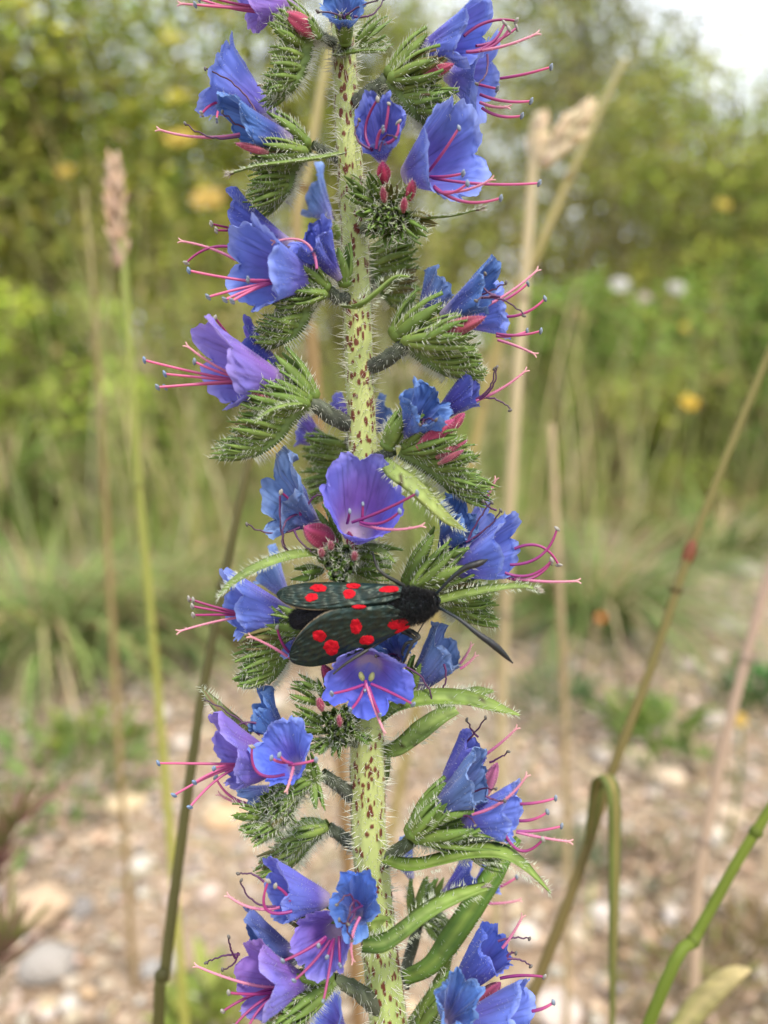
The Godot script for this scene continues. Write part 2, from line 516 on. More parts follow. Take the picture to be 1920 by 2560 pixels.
func build_stem() -> void:
	var g := Geo.new()
	var rows := 860
	var cols := 110
	var y0 := -260.0
	var y1 := 2840.0
	var spots := []
	for i in 1150:
		var cy := rf(y0, y1)
		spots.append([rf(-PI, PI), cy, rf(2.6, 4.6) * (1.0 if i % 3 else 1.5), rf(6.0, 14.0)])
		if i % 8 == 0:
			for k in 3: spots.append([spots[-1][0] + rf(-0.25, 0.25), cy + rf(-16, 16), rf(2.2, 3.6), rf(4.0, 8.0)])
	spots.sort_custom(func(a, b): return a[1] < b[1])
	var lo := 0
	for i in rows:
		var y := y0 + (y1 - y0) * i / (rows - 1)
		var e := stem_at(y)
		var r: float = e[1] * 0.5
		while lo < spots.size() and spots[lo][1] < y - 30.0: lo += 1
		var near: Array = []
		var k := lo
		while k < spots.size() and spots[k][1] < y + 30.0:
			near.append(spots[k]); k += 1
		for j in cols:
			var a := TAU * j / cols
			var n := nz.get_noise_3d(cos(a) * 50, sin(a) * 50, y * 0.25)
			var n2 := nz.get_noise_3d(cos(a) * 160, sin(a) * 160, y * 0.22)
			var rr := r * (1.0 + 0.022 * cos(a * 9.0 + y * 0.004) + 0.04 * n + 0.012 * n2)
			var c := Color(0.36, 0.395, 0.15).lerp(Color(0.27, 0.325, 0.105), clampf(n * 0.9 + 0.4 + 0.25 * n2, 0, 1))
			c = c.lerp(Color(0.26, 0.35, 0.11), 0.55 * smoothstep(1900.0, 2560.0, y))
			for s: Array in near:
				var da := wrapf(a - s[0], -PI, PI) * r
				var q: float = (da * da) / (s[2] * s[2]) + pow((y - s[1]) / s[3], 2.0) + n2 * 0.6
				if q < 1.0:
					c = c.lerp(Color(0.095, 0.017, 0.008), smoothstep(1.0, 0.6, q) * 0.97)
					rr = maxf(rr, r * (1.0 + 0.045 * smoothstep(1.0, 0.2, q)))
			g.v.append(P(e[0], y, 0.0) + (CX * cos(a) + CZ * sin(a)) * rr * PX)
			g.c.append(c)
	# rows run downwards: turn the grid round
	for i in rows - 1:
		for j in cols:
			var a := i * cols + j
			var d := i * cols + (j + 1) % cols
			g.t.append(a); g.t.append(d); g.t.append(d + cols)
			g.t.append(a); g.t.append(d + cols); g.t.append(a + cols)
	var stem := obj("stem", g, M.stem, plant)
	# below the picture it goes on down to the shingle
	var lower := Geo.new()
	var s0 := P(985, 2835, 0)
	tube(lower, cr(PackedVector3Array([s0 + CY * 0.002, s0 - CY * 0.06, Vector3(plant.position.x, 0.12, plant.position.z - 0.012), plant.position]), 24), [2.7e-3, 3.2e-3, 4.2e-3, 5e-3], 24, Color(0.28, 0.38, 0.12), Color(0.22, 0.2, 0.08), 0.06, 0.3)
	obj("stem_foot", lower, M.stem, plant)
	var h := Geo.new()
	for i in 9500:
		var y := rf(-240, 2820)
		var e := stem_at(y)
		var a := rf(-PI, PI)
		var d := (CX * cos(a) + CZ * sin(a)).normalized()
		var b: Vector3 = P(e[0], y, 0.0) + d * e[1] * 0.5 * PX
		var f := rf(0.62, 0.85)
		var c := Color(f, f, f * 0.9)
		if i % 5 == 0:
			hair(h, b, (d + CY * rf(-0.25, 0.3) + d.cross(CY) * rf(-0.3, 0.3)).normalized(), PX * rf(18, 38), PX * rf(0.95, 1.4), CY * rf(-0.5, 0.4), Color(0.86, 0.86, 0.78))
		else:
			hair(h, b, (d * 0.8 + CY * rf(-1, 0.6) + d.cross(CY) * rf(-0.5, 0.5)).normalized(), PX * rf(4, 10), PX * rf(0.55, 0.85), Vector3.ZERO, c)
	var hs := obj("bristles", h, M.hair, stem)
	tag(hs, "", "", "", "stuff")

# ---------------------------------------------------------------- the inflorescence, from the top down
func build_clusters() -> void:
	var dl := Vector2(-1, 0.02)
	# top left
	cluster([[852, 118, 0], [820, 100, -2], [792, 84, -3]], 26, 20)
	comb([[800, 90, -3], [775, 95, -4], [765, 125, -4], [757, 165, -4], [738, 205, -4], [700, 236, -4]], Vector2(-0.9, -0.45), Vector2(-0.85, 0.4), 9, 88, 62, 15.0, 0.0, 0.6)
	calyx(P(800, 80, -3), P(715, 62, -2), 20, 0.24)
	flower([745, 12, -2], [625, 8, -3], 52, "violet", {"tint": [Color(0.31, 0.11, 0.38), 3.0, 0.51], "hood": 0.2}, [[458, 10, -3, 2], [490, 12, -4, 0], [528, -6, -4, 3], [500, -2, -3, 0]])
	bud([790, 88, -6], [714, 30, -7], 50)
	calyx(P(800, 95, -6), P(768, 45, -7), 16, 0.15)
	# top, in front of the stem's tip
	cluster([[858, 130, -1], [864, 110, -3]], 30, 26, 0.6)
	calyx(P(864, 112, -3), P(858, 40, -6), 26, 0.22, 0.5)
	flower([862, 85, -4], [858, 22, -6.5], 40, "blue", {"crump": 0.13, "hood": 0.2, "lobe": 0.6, "flare": 0.7}, [[794, 28, -8, 1], [944, -2, -7, 1], [958, -4, -6, 1, [885, 42, -7], 16.0], [850, 40, -9, 1]])
	calyx(P(880, 120, 1), P(958, 62, 0), 17, 0.3, 0.2)
	calyx(P(880, 125, 1), P(970, 72, 3), 14, 0.25, 0.3)
	leaf([[845, 138, -2], [875, 134, -5], [920, 126, -6], [966, 126, -7]], [38, 40, 24, 10, 3], Vector3(0, 0.5, 1), {"hairs": 90, "dry": false, "spots": 0.42})
	# left, second
	cluster([[850, 400, 0], [815, 380, -1], [780, 362, -2]], 22, 20)
	comb([[770, 372, -2], [742, 398, -1], [728, 430, 0], [722, 468, 0], [702, 498, 0]], Vector2(-1, 0.05), Vector2(-0.9, 0.42), 8, 110, 100, 16.0, 0.1, 0.5)
	calyx(P(772, 362, -3), P(665, 292, -5), 27, 0.17, 0.1, 40)
	calyx(P(765, 378, -4), P(640, 375, -6), 22, 0.17, 0.15, 34)
	flower([700, 305, 2], [560, 205, 2], 80, "fresh", {"hood": 0.10, "lobe": 0.5, "flare": 1.0, "roll": 0.35, "ws": 0.95}, [[513, 172, -3, 1, [655, 318, -3], -26.0], [505, 284, -2, 3], [542, 300, -2, 0]])
	flower([735, 348, -4], [600, 308, -6], 50, "blue", {"hood": 0.36, "lobe": 0.34, "flare": 0.1, "crump": 0.10, "pleat": 0.16, "pw": 0.9}, [[404, 326, -4, 2, [600, 335, -5], 12.0], [463, 309, -5, 1, [600, 340, -5], 18.0], [556, 280, -7, 1]])
	bud([672, 384, -6], [588, 358, -7], 24, Color(0.29, 0.067, 0.104))
	leaf([[856, 384, -3], [800, 396, -8], [720, 407, -9], [640, 416, -9], [574, 434, -8]], [24, 28, 29, 24, 17, 6], Vector3(0, 0.8, 0.6), {"dry": true, "c0": Color(0.20, 0.28, 0.06), "c1": Color(0.16, 0.25, 0.06), "hairs": 130})
	# a pale flower behind the stem, upper left
	cluster([[880, 620, 12], [845, 596, 14]], 20, 18, 0.5)
	calyx(P(850, 600, 14), P(808, 540, 14), 26, 0.25, 0.6)
	calyx(P(858, 610, 14), P(835, 555, 13), 22, 0.25, 0.6)
	flower([838, 570, 14], [790, 488, 14], 40, "pale", {"crump": 0.16, "lobe": 0.75, "flare": 0.6, "hood": 0.4})
	# left, third
	cluster([[884, 745, 0], [850, 748, -2], [820, 726, -3]], 34, 28)
	comb([[822, 728, -3], [790, 738, -3], [768, 770, -3], [752, 808, -3], [730, 838, -3], [700, 858, -3]], Vector2(-0.95, 0.35), Vector2(-0.98, -0.1), 10, 95, 78, 15.0, 0.0, 0.5)
	calyx(P(820, 722, -4), P(752, 655, -6), 26, 0.2, 0.05)
	calyx(P(862, 715, -3), P(852, 610, -5), 30, 0.16, 0.0)
	calyx(P(815, 735, -5), P(730, 745, -6), 20, 0.2, 0.05)
	flower([745, 622, 1], [600, 548, 1], 50, "deep", {"hood": 0.22, "lobe": 0.5, "flare": 0.3, "pleat": 0.12}, [[530, 560, -1, 3], [542, 576, -2, 3], [460, 604, -2, 2, [590, 650, -2], -6.0], [467, 656, -2, 3, [590, 620, -2], -18.0]])
	flower([785, 700, -3], [650, 668, -8], 84, "fresh", {"hood": 0.14, "lobe": 0.44, "flare": 0.5, "pw": 1.0, "r0": 0.28}, [[474, 677, -9, 4], [522, 742, -10, 0], [564, 749, -11, 0], [582, 752, -12, 0], [621, 700, -13, 0]])
	flower([852, 700, -4], [785, 605, -7], 44, "deep", {"crump": 0.26, "hood": 0.1, "lobe": 0.6, "flare": 0.5}, [[694, 603, -9, 2, [792, 672, -9], -34.0]])
	leaf([[862, 768, -5], [900, 768, -8], [940, 737, -8], [985, 697, -7], [1024, 692, -6]], [30, 42, 34, 20, 5], Vector3(0.3, 0.7, 0.7), {"hairs": 150})
	# right of the stem, behind: a comb alone
	cluster([[915, 760, 5], [925, 720, 8], [930, 640, 10]], 20, 16, 0.4)
	comb([[925, 625, 9], [935, 655, 9], [945, 690, 9], [960, 730, 9], [985, 765, 9]], Vector2(1, -0.25), Vector2(0.95, 0.35), 8, 118, 88, 18.0, 0.15, 0.5)
	flower([960, 640, 12], [1000, 602, 12], 24, "pale", {})
	# left, fourth
	cluster([[872, 1062, 0], [830, 1040, -2], [795, 1018, -3], [758, 1000, -3]], 42, 36)
	comb([[778, 1005, -3], [748, 1022, -4], [720, 1052, -4], [692, 1090, -4], [655, 1122, -4], [628, 1140, -4]], Vector2(-0.98, -0.35), Vector2(-0.98, -0.05), 12, 125, 90, 16.0, 0.0, 0.5)
	calyx(P(790, 995, -3), P(690, 885, -4), 32, 0.13, 0.1, 40)
	calyx(P(775, 1000, -4), P(680, 950, -6), 24, 0.18, 0.05, 30)
	calyx(P(770, 1010, -5), P(660, 985, -8), 22, 0.15, 0.0)
	flower([728, 955, 0], [620, 872, -1], 50, "deep", {"hood": 0.25, "lobe": 0.5, "flare": 0.35, "pleat": 0.14, "tint": [Color(0.20, 0.08, 0.50), 1.2, 0.45]}, [[524, 816, -4, 3], [539, 796, -5, 3], [579, 881, -5, 3]])
	flower([722, 958, -3], [570, 918, -7], 76, "violet", {"hood": 0.30, "lobe": 0.62, "flare": 0.55, "pw": 1.0, "tint": [Color(0.30, 0.17, 0.50), -0.5, 0.45]}, [[363, 901, -8, 4], [414, 935, -8, 4], [396, 968, -9, 0], [415, 968, -7, 0], [474, 870, -9, 2], [488, 905, -9, 0]])
	bud([690, 1005, -7], [615, 975, -8], 20, Color(0.26, 0.076, 0.095))
	leaf([[756, 1010, -9], [715, 1014, -10], [670, 1030, -11], [634, 1056, -11]], [15, 16, 12, 4], Vector3(0, 0.8, 0.6), {"hairs": 90})
	# behind the stem, left, half way down
	cluster([[890, 1080, 8], [866, 1110, 12]], 20, 18, 0.6)
	comb([[865, 1110, 12], [860, 1150, 12], [850, 1200, 12], [830, 1240, 12]], Vector2(-1, -0.1), Vector2(-0.95, 0.25), 7, 112, 90, 17.0, 0.35, 0.5)
	flower([830, 1130, 13], [755, 1062, 13], 42, "violet", {"lobe": 0.6, "flare": 0.8, "tint": [Color(0.34, 0.21, 0.38), 1.0, 0.38]})
	calyx(P(850, 1140, 12), P(778, 1085, 12), 24, 0.2, 0.4)
	flower([885, 1060, 12], [845, 1022, 13], 34, "violet", {"lobe": 0.5})
	# the rosette in the middle, facing the lens
	cluster([[912, 1440, 1], [880, 1420, -1], [862, 1400, -3]], 30, 26, 0.6)
	calyx(P(850, 1370, -1), P(790, 1270, -2), 24, 0.2)
	flower([800, 1320, -1], [715, 1245, -4], 62, "dull", {"crump": 0.20, "lobe": 0.8, "flare": 0.7, "hood": 0.34, "roll": -0.2}, [[617, 1311, -6, 1, [750, 1318, -5], 18.0], [722, 1387, -7, 1, [745, 1285, -5], -46.0], [784, 1380, -7, 1, [735, 1325, -6], 8.0], [822, 1240, -5, 1, [770, 1262, -5], -12.0], [712, 1380, -8, 1, [700, 1240, -6], 14.0], [704, 1232, -7, 3, [752, 1288, -5], -4.0]])
	flower([888, 1345, -3.6], [905, 1248, -8.0], 76, "violet", {"hood": 0.42, "lobe": 0.46, "flare": 0.40, "vs": 1.0, "pw": 0.8, "r0": 0.3, "tint": [Color(0.12, 0.11, 0.66), 3.14, 0.80]}, [[1041, 1234, -12, 5, [880, 1306, -8.2], 4.0], [998, 1280, -12, 5, [900, 1305, -8.6], 14.0], [874, 1280, -10, 5, [868, 1308, -8.2], 2.0], [907, 1262, -9, 5, [905, 1308, -8.2], 2.0], [1048, 1316, -11, 2, [900, 1310, -8.6], 10.0]])
	bud([835, 1360, -4], [760, 1318, -7], 74, Color(0.37, 0.052, 0.109))
	bud([878, 1372, -5], [872, 1328, -8], 26)
	for q in [[828, 1368, 27, 1], [868, 1372, 25, 0], [822, 1408, 24, 0], [872, 1418, 27, 0], [838, 1440, 24, 0], [850, 1402, 22, 0], [884, 1394, 22, 1], [806, 1386, 24, 1], [858, 1452, 20, 0], [838, 1385, 20, 0]]:
		calyx(P(845 + (q[0] - 845) * 0.6, 1420 + (q[1] - 1420) * 0.6, -4), P(q[0] + rf(-3, 3), q[1], -9.5), q[2] * 1.0, 0.02, 0.05, 18)
		if q[3]: bud([q[0], q[1] + 6, -8], [q[0] + (q[0] - 845) * 0.1, q[1] - 14, -11.5], 17, Color(0.33, 0.05, 0.09))
	calyx(P(895, 1385, -3), P(990, 1392, -6), 20, 0.20, 0.1, 26)
	calyx(P(890, 1425, -3), P(972, 1432, -6), 17, 0.15, 0.0)
	calyx(P(805, 1425, -4), P(738, 1436, -7), 18, 0.2, 0.1, 26)
	leaf([[800, 1386, -5], [745, 1388, -8], [680, 1405, -10], [620, 1432, -11], [572, 1466, -11], [545, 1494, -10]], [30, 32, 30, 26, 20, 6], Vector3(0.1, 0.75, 0.65), {"c0": Color(0.19, 0.27, 0.06), "c1": Color(0.22, 0.30, 0.09), "hairs": 260})
	leaf([[905, 1368, -4], [940, 1372, -6], [965, 1385, -6], [986, 1406, -6]], [22, 26, 18, 4], Vector3(0, 0.6, 0.8), {"hairs": 90})
	# right, top
	cluster([[890, 262, -1], [925, 234, -2], [968, 200, -3]], 42, 36)
	comb([[972, 205, -3], [1000, 238, -3], [1028, 268, -3], [1056, 296, -2], [1075, 318, -1]], Vector2(0.98, -0.1), Vector2(0.85, 0.2), 8, 125, 78, 17.0, 0.2, 0.5)
	calyx(P(968, 190, -3), P(1080, 95, -4), 32, 0.16, 0.35, 36)
	calyx(P(975, 198, -5), P(1110, 148, -7), 26, 0.16, 0.25, 30)
	flower([1110, 185, 2], [1200, 200, 1], 70, "fresh", {"hood": 0.05, "lobe": 0.7, "flare": 1.1, "roll": -0.5}, [[1376, 168, -2, 0, [1250, 196, 0], 3.0], [1242, 222, -3, 0], [1326, 253, -4, 0, [1200, 236, -2], 8.0], [1303, 290, -4, 0, [1205, 270, -2], 10.0], [1264, 268, -4, 2, [1200, 256, -2], 4.0]])
	flower([1040, 132, -3], [1172, 82, -6], 58, "fresh", {"hood": 0.30, "lobe": 0.5, "flare": 0.22, "pw": 1.0, "pleat": 0.1}, [[1289, 52, -7, 3, [1160, 90, -7], -16.0], [1261, 60, -8, 3, [1165, 130, -8], 18.0], [1271, 75, -8, 3, [1165, 130, -8], 16.0], [1336, 87, -8, 2, [1165, 130, -8], 8.0], [1192, 210, -9, 1, [1218, 136, -8], 14.0], [1290, 70, -5, 3, [1190, 115, -7], 8.0]])
	bud([1060, 190, -6], [1135, 160, -7], 30, Color(0.32, 0.057, 0.104))
	# right, upper front: a rosette seen from above
	cluster([[905, 580, -1], [930, 560, -3], [960, 545, -4]], 26, 22, 0.4)
	flower([955, 405, -5], [948, 318, -8], 50, "deep", {"hood": 0.55, "lobe": 0.55, "flare": 0.15, "crump": 0.10, "pleat": 0.1}, [[943, 250, -10, 3, [930, 375, -9], -40.0], [972, 262, -10, 3, [962, 330, -9], 2.0], [957, 324, -12, 0, [940, 372, -9], -14.0], [996, 308, -10, 3, [960, 360, -9], 16.0], [990, 345, -11, 1, [948, 378, -9], -22.0], [898, 300, -9, 1, [925, 372, -9], 20.0]])
	bud([960, 462, -5], [957, 404, -8], 42, Color(0.39, 0.038, 0.095))
	flower([1015, 440, -1], [1120, 388, -6], 88, "fresh", {"hood": 0.16, "lobe": 0.48, "flare": 0.62, "pw": 0.95, "r0": 0.26}, [[1146, 322, -10, 0, [1072, 428, -6], 3.0], [1156, 434, -10, 0, [1075, 442, -6], 3.0], [1167, 460, -11, 0, [1085, 470, -7], 16.0], [1346, 458, -9, 0, [1080, 445, -6], 8.0], [1250, 496, -10, 0, [1085, 465, -7], 22.0], [1222, 452, -9, 2, [1110, 480, -7], 8.0]])
	bud([1022, 500, -6], [1032, 450, -8], 32, Color(0.36, 0.048, 0.095))
	bud([960, 505, -7], [957, 468, -10], 18)
	bud([1008, 530, -7], [1012, 494, -9], 20)
	for q in [[870, 446], [875, 478], [904, 542], [925, 590], [965, 606], [1060, 592], [1084, 557], [1035, 470], [925, 440], [980, 470], [1000, 590]]:
		calyx(P(970 + (q[0] - 970) * 0.35, 530 + (q[1] - 530) * 0.3, -4), P(q[0], q[1], -7.5), 15, 0.12, 0.05, 16)
	for i in 15:
		var a := i * 2.4
		var r := 10.0 + 3.6 * i
		var x := 968 + cos(a) * r * 0.9
		var y := 545 + sin(a) * r * 0.85
		calyx(P(968 + cos(a) * r * 0.4, 545 + sin(a) * r * 0.4, -3), P(x, y, -9 + i * 0.15), 16, 0.04, 0.35 + rf(-0.2, 0.3), 6)
	leaf([[1035, 548, -4], [1080, 545, -6], [1140, 538, -6], [1200, 521, -6]], [22, 24, 18, 4], Vector3(0, 0.9, 0.4), {"dry": true, "c0": Color(0.13, 0.20, 0.05), "hairs": 120})
	# right, second
	cluster([[915, 920, 0], [955, 905, -2], [990, 880, -3], [1016, 862, -3]], 36, 40)
	comb([[1000, 855, -3], [1035, 872, -3], [1068, 898, -3], [1100, 920, -3], [1125, 938, -2]], Vector2(0.98, -0.15), Vector2(0.95, 0.0), 9, 142, 95, 17.0, 0.15, 0.5)
	calyx(P(985, 842, -3), P(1128, 765, -6), 34, 0.16, 0.25, 40)
	calyx(P(980, 838, -1), P(1060, 740, -1), 30, 0.14, 0.3, 40)
	calyx(P(1010, 852, -6), P(1175, 845, -9), 24, 0.14, 0.35, 30)
	flower([1050, 800, 0], [1100, 715, 0], 40, "dull", {"hood": 0.15, "lobe": 0.45, "flare": 0.0, "crump": 0.10, "pleat": 0.14, "pw": 0.7})
	flower([1130, 812, 2], [1238, 778, 1], 58, "fresh", {"hood": 0.05, "lobe": 0.5, "flare": 0.4}, [[1361, 748, -2, 0, [1262, 792, 0], 12.0], [1350, 828, -2, 0, [1240, 834, -1], 7.0], [1316, 829, -1, 0, [1240, 840, -1], 5.0], [1318, 710, -1, 0, [1240, 760, -1], 4.0], [1330, 882, -2, 2, [1244, 850, -1], -2.0], [1338, 680, -2, 2, [1205, 770, -3], 6.0]])
	flower([1100, 795, -4], [1212, 718, -7], 42, "blue", {"hood": 0.30, "lobe": 0.46, "flare": 0.12, "pleat": 0.14, "pw": 0.8, "crump": 0.08}, [[1213, 684, -9, 1, [1240, 738, -9], 18.0], [1310, 790, -9, 1, [1200, 745, -9], -16.0], [1265, 706, -8, 1], [1190, 752, -10, 1, [1250, 742, -9], -6.0]])
	bud([1080, 842, -7], [1214, 792, -8], 50, Color(0.28, 0.062, 0.095))
	calyx(P(1060, 850, -8), P(1165, 812, -10), 20, 0.22, 0.1)
	# right, third
	cluster([[918, 1150, 0], [950, 1142, -2], [985, 1128, -3]], 30, 26)
	comb([[1000, 1128, -3], [1040, 1148, -3], [1078, 1175, -3], [1112, 1205, -3], [1130, 1228, -2]], Vector2(0.97, -0.4), Vector2(0.9, 0.35), 10, 140, 92, 16.0, 0.0, 0.5)
	calyx(P(965, 1120, -4), P(1016, 1030, -6), 36, 0.14, 0.25, 40)
	calyx(P(1010, 1118, -4), P(1075, 1050, -6), 26, 0.16, 0.1)
	flower([1085, 1050, -1], [1180, 962, -3], 40, "deep", {"hood": 0.26, "lobe": 0.5, "flare": 0.3, "pleat": 0.12, "pw": 0.8}, [[1236, 922, -5, 1, [1190, 998, -4], 14.0], [1242, 918, -6, 1, [1196, 1000, -4], 16.0], [1308, 932, -5, 2, [1190, 1002, -4], 6.0], [1275, 1026, -5, 1, [1195, 998, -4], -14.0]])
	flower([1005, 1100, -4], [1062, 1020, -8], 48, "blue", {"crump": 0.36, "hood": 0.1, "lobe": 0.6, "flare": 0.4}, [[1090, 1050, -12, 1], [1050, 1062, -12, 1]])
	bud([1045, 1120, -6], [1136, 1048, -8], 46, Color(0.39, 0.062, 0.123))
	bud([1110, 1085, -4], [1162, 1032, -5], 36, Color(0.34, 0.057, 0.114))
	bud([1090, 1145, -6], [1170, 1100, -7], 24, Color(0.32, 0.076, 0.114))
	bud([1095, 1160, -7], [1160, 1125, -8], 20, Color(0.26, 0.067, 0.095))
	leaf([[960, 1150, -5], [985, 1180, -9], [1030, 1212, -10], [1075, 1256, -10], [1118, 1298, -10], [1162, 1326, -9]], [24, 40, 42, 36, 26, 6], Vector3(-0.3, 0.55, 0.8), {"c0": Color(0.23, 0.31, 0.09), "c1": Color(0.31, 0.35, 0.09), "spots": 0.40, "hairs": 240, "fold": 0.15})
	# a blue flower behind the stem on the right
	cluster([[905, 1100, 6], [935, 1075, 11]], 16, 14, 0.4)
	flower([925, 1085, 12], [965, 1032, 12], 40, "dull", {"lobe": 0.5, "crump": 0.1})
	# right, fourth, by the moth's head
	cluster([[925, 1500, 1], [965, 1490, 0], [1008, 1468, -1]], 30, 28, 0.5)
	comb([[1010, 1470, -1], [1060, 1480, -1], [1100, 1495, -1], [1130, 1520, -1], [1150, 1545, -1]], Vector2(0.9, -0.5), Vector2(0.95, 0.15), 8, 150, 90, 18.0, 0.1, 0.5)
	calyx(P(1016, 1460, -2), P(1105, 1335, -4), 36, 0.14, 0.2, 44)
	calyx(P(1035, 1462, -4), P(1185, 1395, -6), 34, 0.16, 0.25, 40)
	calyx(P(1030, 1470, -5), P(1150, 1360, -6), 26, 0.12, 0.15, 34)
	flower([1120, 1400, 2], [1215, 1305, 2], 52, "pale", {"lobe": 0.5, "flare": 0.5, "tint": [Color(0.19, 0.16, 0.59), 0.5, 0.51]})
	flower([1095, 1400, -1], [1150, 1300, -3], 48, "blue", {"crump": 0.34, "hood": 0.2, "lobe": 0.55, "flare": 0.2}, [[1252, 1276, -7, 1, [1165, 1355, -6], 8.0], [1230, 1256, -7, 1, [1170, 1350, -6], -4.0], [1236, 1206, -4, 2, [1205, 1260, -3], 2.0], [1208, 1254, -6, 1, [1240, 1275, -4], 4.0]])
	flower([1125, 1428, -3], [1255, 1372, -6], 64, "fresh", {"hood": 0.22, "lobe": 0.46, "flare": 0.16, "pw": 0.85, "pleat": 0.10, "curl": 0.4}, [[1392, 1324, -7, 3, [1275, 1412, -6], 26.0], [1396, 1411, -7, 3, [1286, 1372, -6], -26.0], [1378, 1402, -8, 3, [1262, 1432, -7], 20.0], [1376, 1408, -6, 3, [1268, 1444, -7], 20.0], [1436, 1453, -8, 2, [1285, 1446, -7], 4.0]])
	leaf([[1030, 1512, -4], [1085, 1506, -6], [1160, 1488, -7], [1230, 1474, -8], [1300, 1466, -8], [1345, 1474, -8]], [26, 32, 32, 28, 20, 8], Vector3(0.1, 0.7, 0.7), {"dry": true, "c0": Color(0.20, 0.28, 0.06), "c1": Color(0.18, 0.25, 0.07), "hairs": 200})
	# left, fifth, by the moth's wing tips
	cluster([[900, 1600, 1], [830, 1580, 1], [760, 1560, 0]], 30, 24, 0.3)
	comb([[760, 1560, 0], [738, 1590, -1], [715, 1630, -1], [695, 1672, -1], [668, 1708, -1]], Vector2(-0.95, 0.1), Vector2(-0.95, 0.1), 10, 125, 88, 18.0, 0.0, 0.5)
	calyx(P(790, 1560, -2), P(690, 1500, -4), 30, 0.15, 0.3, 30)
	calyx(P(780, 1575, -3), P(660, 1560, -5), 24, 0.15, 0.1)
	flower([722, 1500, 8], [672, 1420, 8], 42, "pale", {"lobe": 0.6, "hood": 0.3, "crump": 0.08})
	flower([735, 1542, -1], [598, 1508, -4], 66, "fresh", {"hood": 0.22, "lobe": 0.50, "flare": 0.42, "pw": 0.9, "curl": 0.2}, [[474, 1498, -5, 3], [485, 1501, -6, 3], [483, 1516, -6, 3], [485, 1538, -7, 3], [456, 1576, -7, 2]])
	flower([800, 1620, -2], [735, 1585, -4], 40, "fresh", {"lobe": 0.6, "flare": 0.9, "hood": 0.1}, [[693, 1570, -7, 3, [722, 1630, -5], 6.0], [632, 1594, -8, 2, [735, 1652, -5], -3.0]])
	# the flower under the moth, and the coil beneath it
	cluster([[912, 1860, 0], [880, 1850, -2], [850, 1830, -3]], 30, 26, 0.5)
	flower([1000, 1645, 0.5], [978, 1615, -3], 36, "blue", {"crump": 0.5, "lobe": 0.5}, [[1012, 1662, -8, 1], [940, 1640, -8, 1]])
	flower([924, 1655, -3.3], [919, 1694, -7.0], 74, "violet", {"hood": 0.0, "lobe": 0.58, "flare": 0.98, "pw": 1.0, "r0": 0.24, "vs": 0.95, "tint": [Color(0.10, 0.14, 0.70), 3.14, 1.00]}, [[831, 1734, -10.5, 5, [908, 1712, -7.6], 2.0], [1031, 1760, -10.5, 5, [928, 1710, -7.6], -2.0], [877, 1774, -10.5, 5, [912, 1716, -7.6], 6.0], [949, 1786, -10.5, 5, [922, 1718, -7.6], 2.0], [957, 1822, -11, 2, [914, 1706, -7.6], 3.0], [913, 1724, -8, 5, [914, 1700, -7.6], 1.0]])
	for q in [[904, 1691], [929, 1692]]:
		var tg := Geo.new()
		ball(tg, P(q[0], q[1], -6.4), (CY + CX * (q[0] - 916) * 0.03).normalized(), 12 * PX, 7 * PX, Color(0.42, 0.42, 0.16), Color(0.5, 0.5, 0.24), 8, 10, 0.2)
		obj("throat_patch", tg, M.petal, cl)
	bud([842, 1730, -2], [806, 1660, -4], 40, Color(0.36, 0.052, 0.114))
	for q in [[742, 1697, 800, 1722], [724, 1725, 795, 1758], [733, 1776, 808, 1806], [729, 1812, 815, 1828], [753, 1871, 815, 1850], [839, 1892, 845, 1840], [925, 1852, 880, 1832], [790, 1880, 830, 1845], [800, 1700, 822, 1760]]:
		calyx(P(q[2], q[3], -4), P(q[0], q[1], -6), 15, 0.10, 0.0, 18)
	for i in 15:
		var a := i * 2.4
		var r := 10.0 + 3.4 * i
		calyx(P(848 + cos(a) * r * 0.4, 1815 + sin(a) * r * 0.5, -3), P(848 + cos(a) * r * 0.9, 1812 + sin(a) * r * 1.1, -8.5 + i * 0.2), 17, 0.05, 0.25 + rf(-0.2, 0.3), 6)
	bud([805, 1775, -7], [797, 1745, -9], 22)
	bud([850, 1815, -8], [847, 1788, -10], 15)
	cluster([[925, 1770, 2], [970, 1750, 2], [1020, 1730, 1]], 26, 24, 0.6)
	calyx(P(1020, 1735, 0), P(1050, 1650, -1), 30, 0.16, 0.2, 34)
	flower([1035, 1725, 0], [1110, 1622, -1], 52, "dull", {"hood": 0.25, "lobe": 0.42, "flare": 0.1, "pleat": 0.13, "pw": 0.75, "crump": 0.06}, [[1183, 1645, -1, 2, [1150, 1672, -1], 2.0], [1175, 1620, 1, 2, [1150, 1660, 0], 2.0], [1080, 1760, -6, 1, [1007, 1664, -6], -18.0], [1102, 1738, -4, 1, [1110, 1660, -4], 8.0]])
	leaf([[955, 1800, -3], [1005, 1764, -5], [1080, 1748, -6], [1160, 1750, -6], [1230, 1768, -6], [1298, 1788, -5]], [30, 42, 46, 44, 34, 6], Vector3(0.0, 0.75, 0.65), {"spots": 0.46, "hairs": 260, "fold": 0.5, "c0": Color(0.13, 0.22, 0.035), "c1": Color(0.24, 0.33, 0.07)})
	leaf([[1090, 1770, 4], [1150, 1745, 5], [1195, 1732, 5], [1234, 1728, 5]], [26, 36, 34, 8], Vector3(0, 0.7, 0.7), {"hairs": 120})
	leaf([[955, 1880, 1], [1000, 1868, -1], [1050, 1830, -1], [1098, 1795, 0], [1142, 1776, 1]], [26, 44, 56, 48, 26], Vector3(-0.4, 0.4, 0.8), {"spots": 0.44, "hairs": 190, "fold": 0.25, "c0": Color(0.20, 0.29, 0.07), "c1": Color(0.18, 0.27, 0.06)})
	leaf([[975, 1880, 4], [966, 1930, 5], [956, 1990, 6]], [10, 26, 6], Vector3(-0.5, 0.1, 0.9), {"hairs": 60})
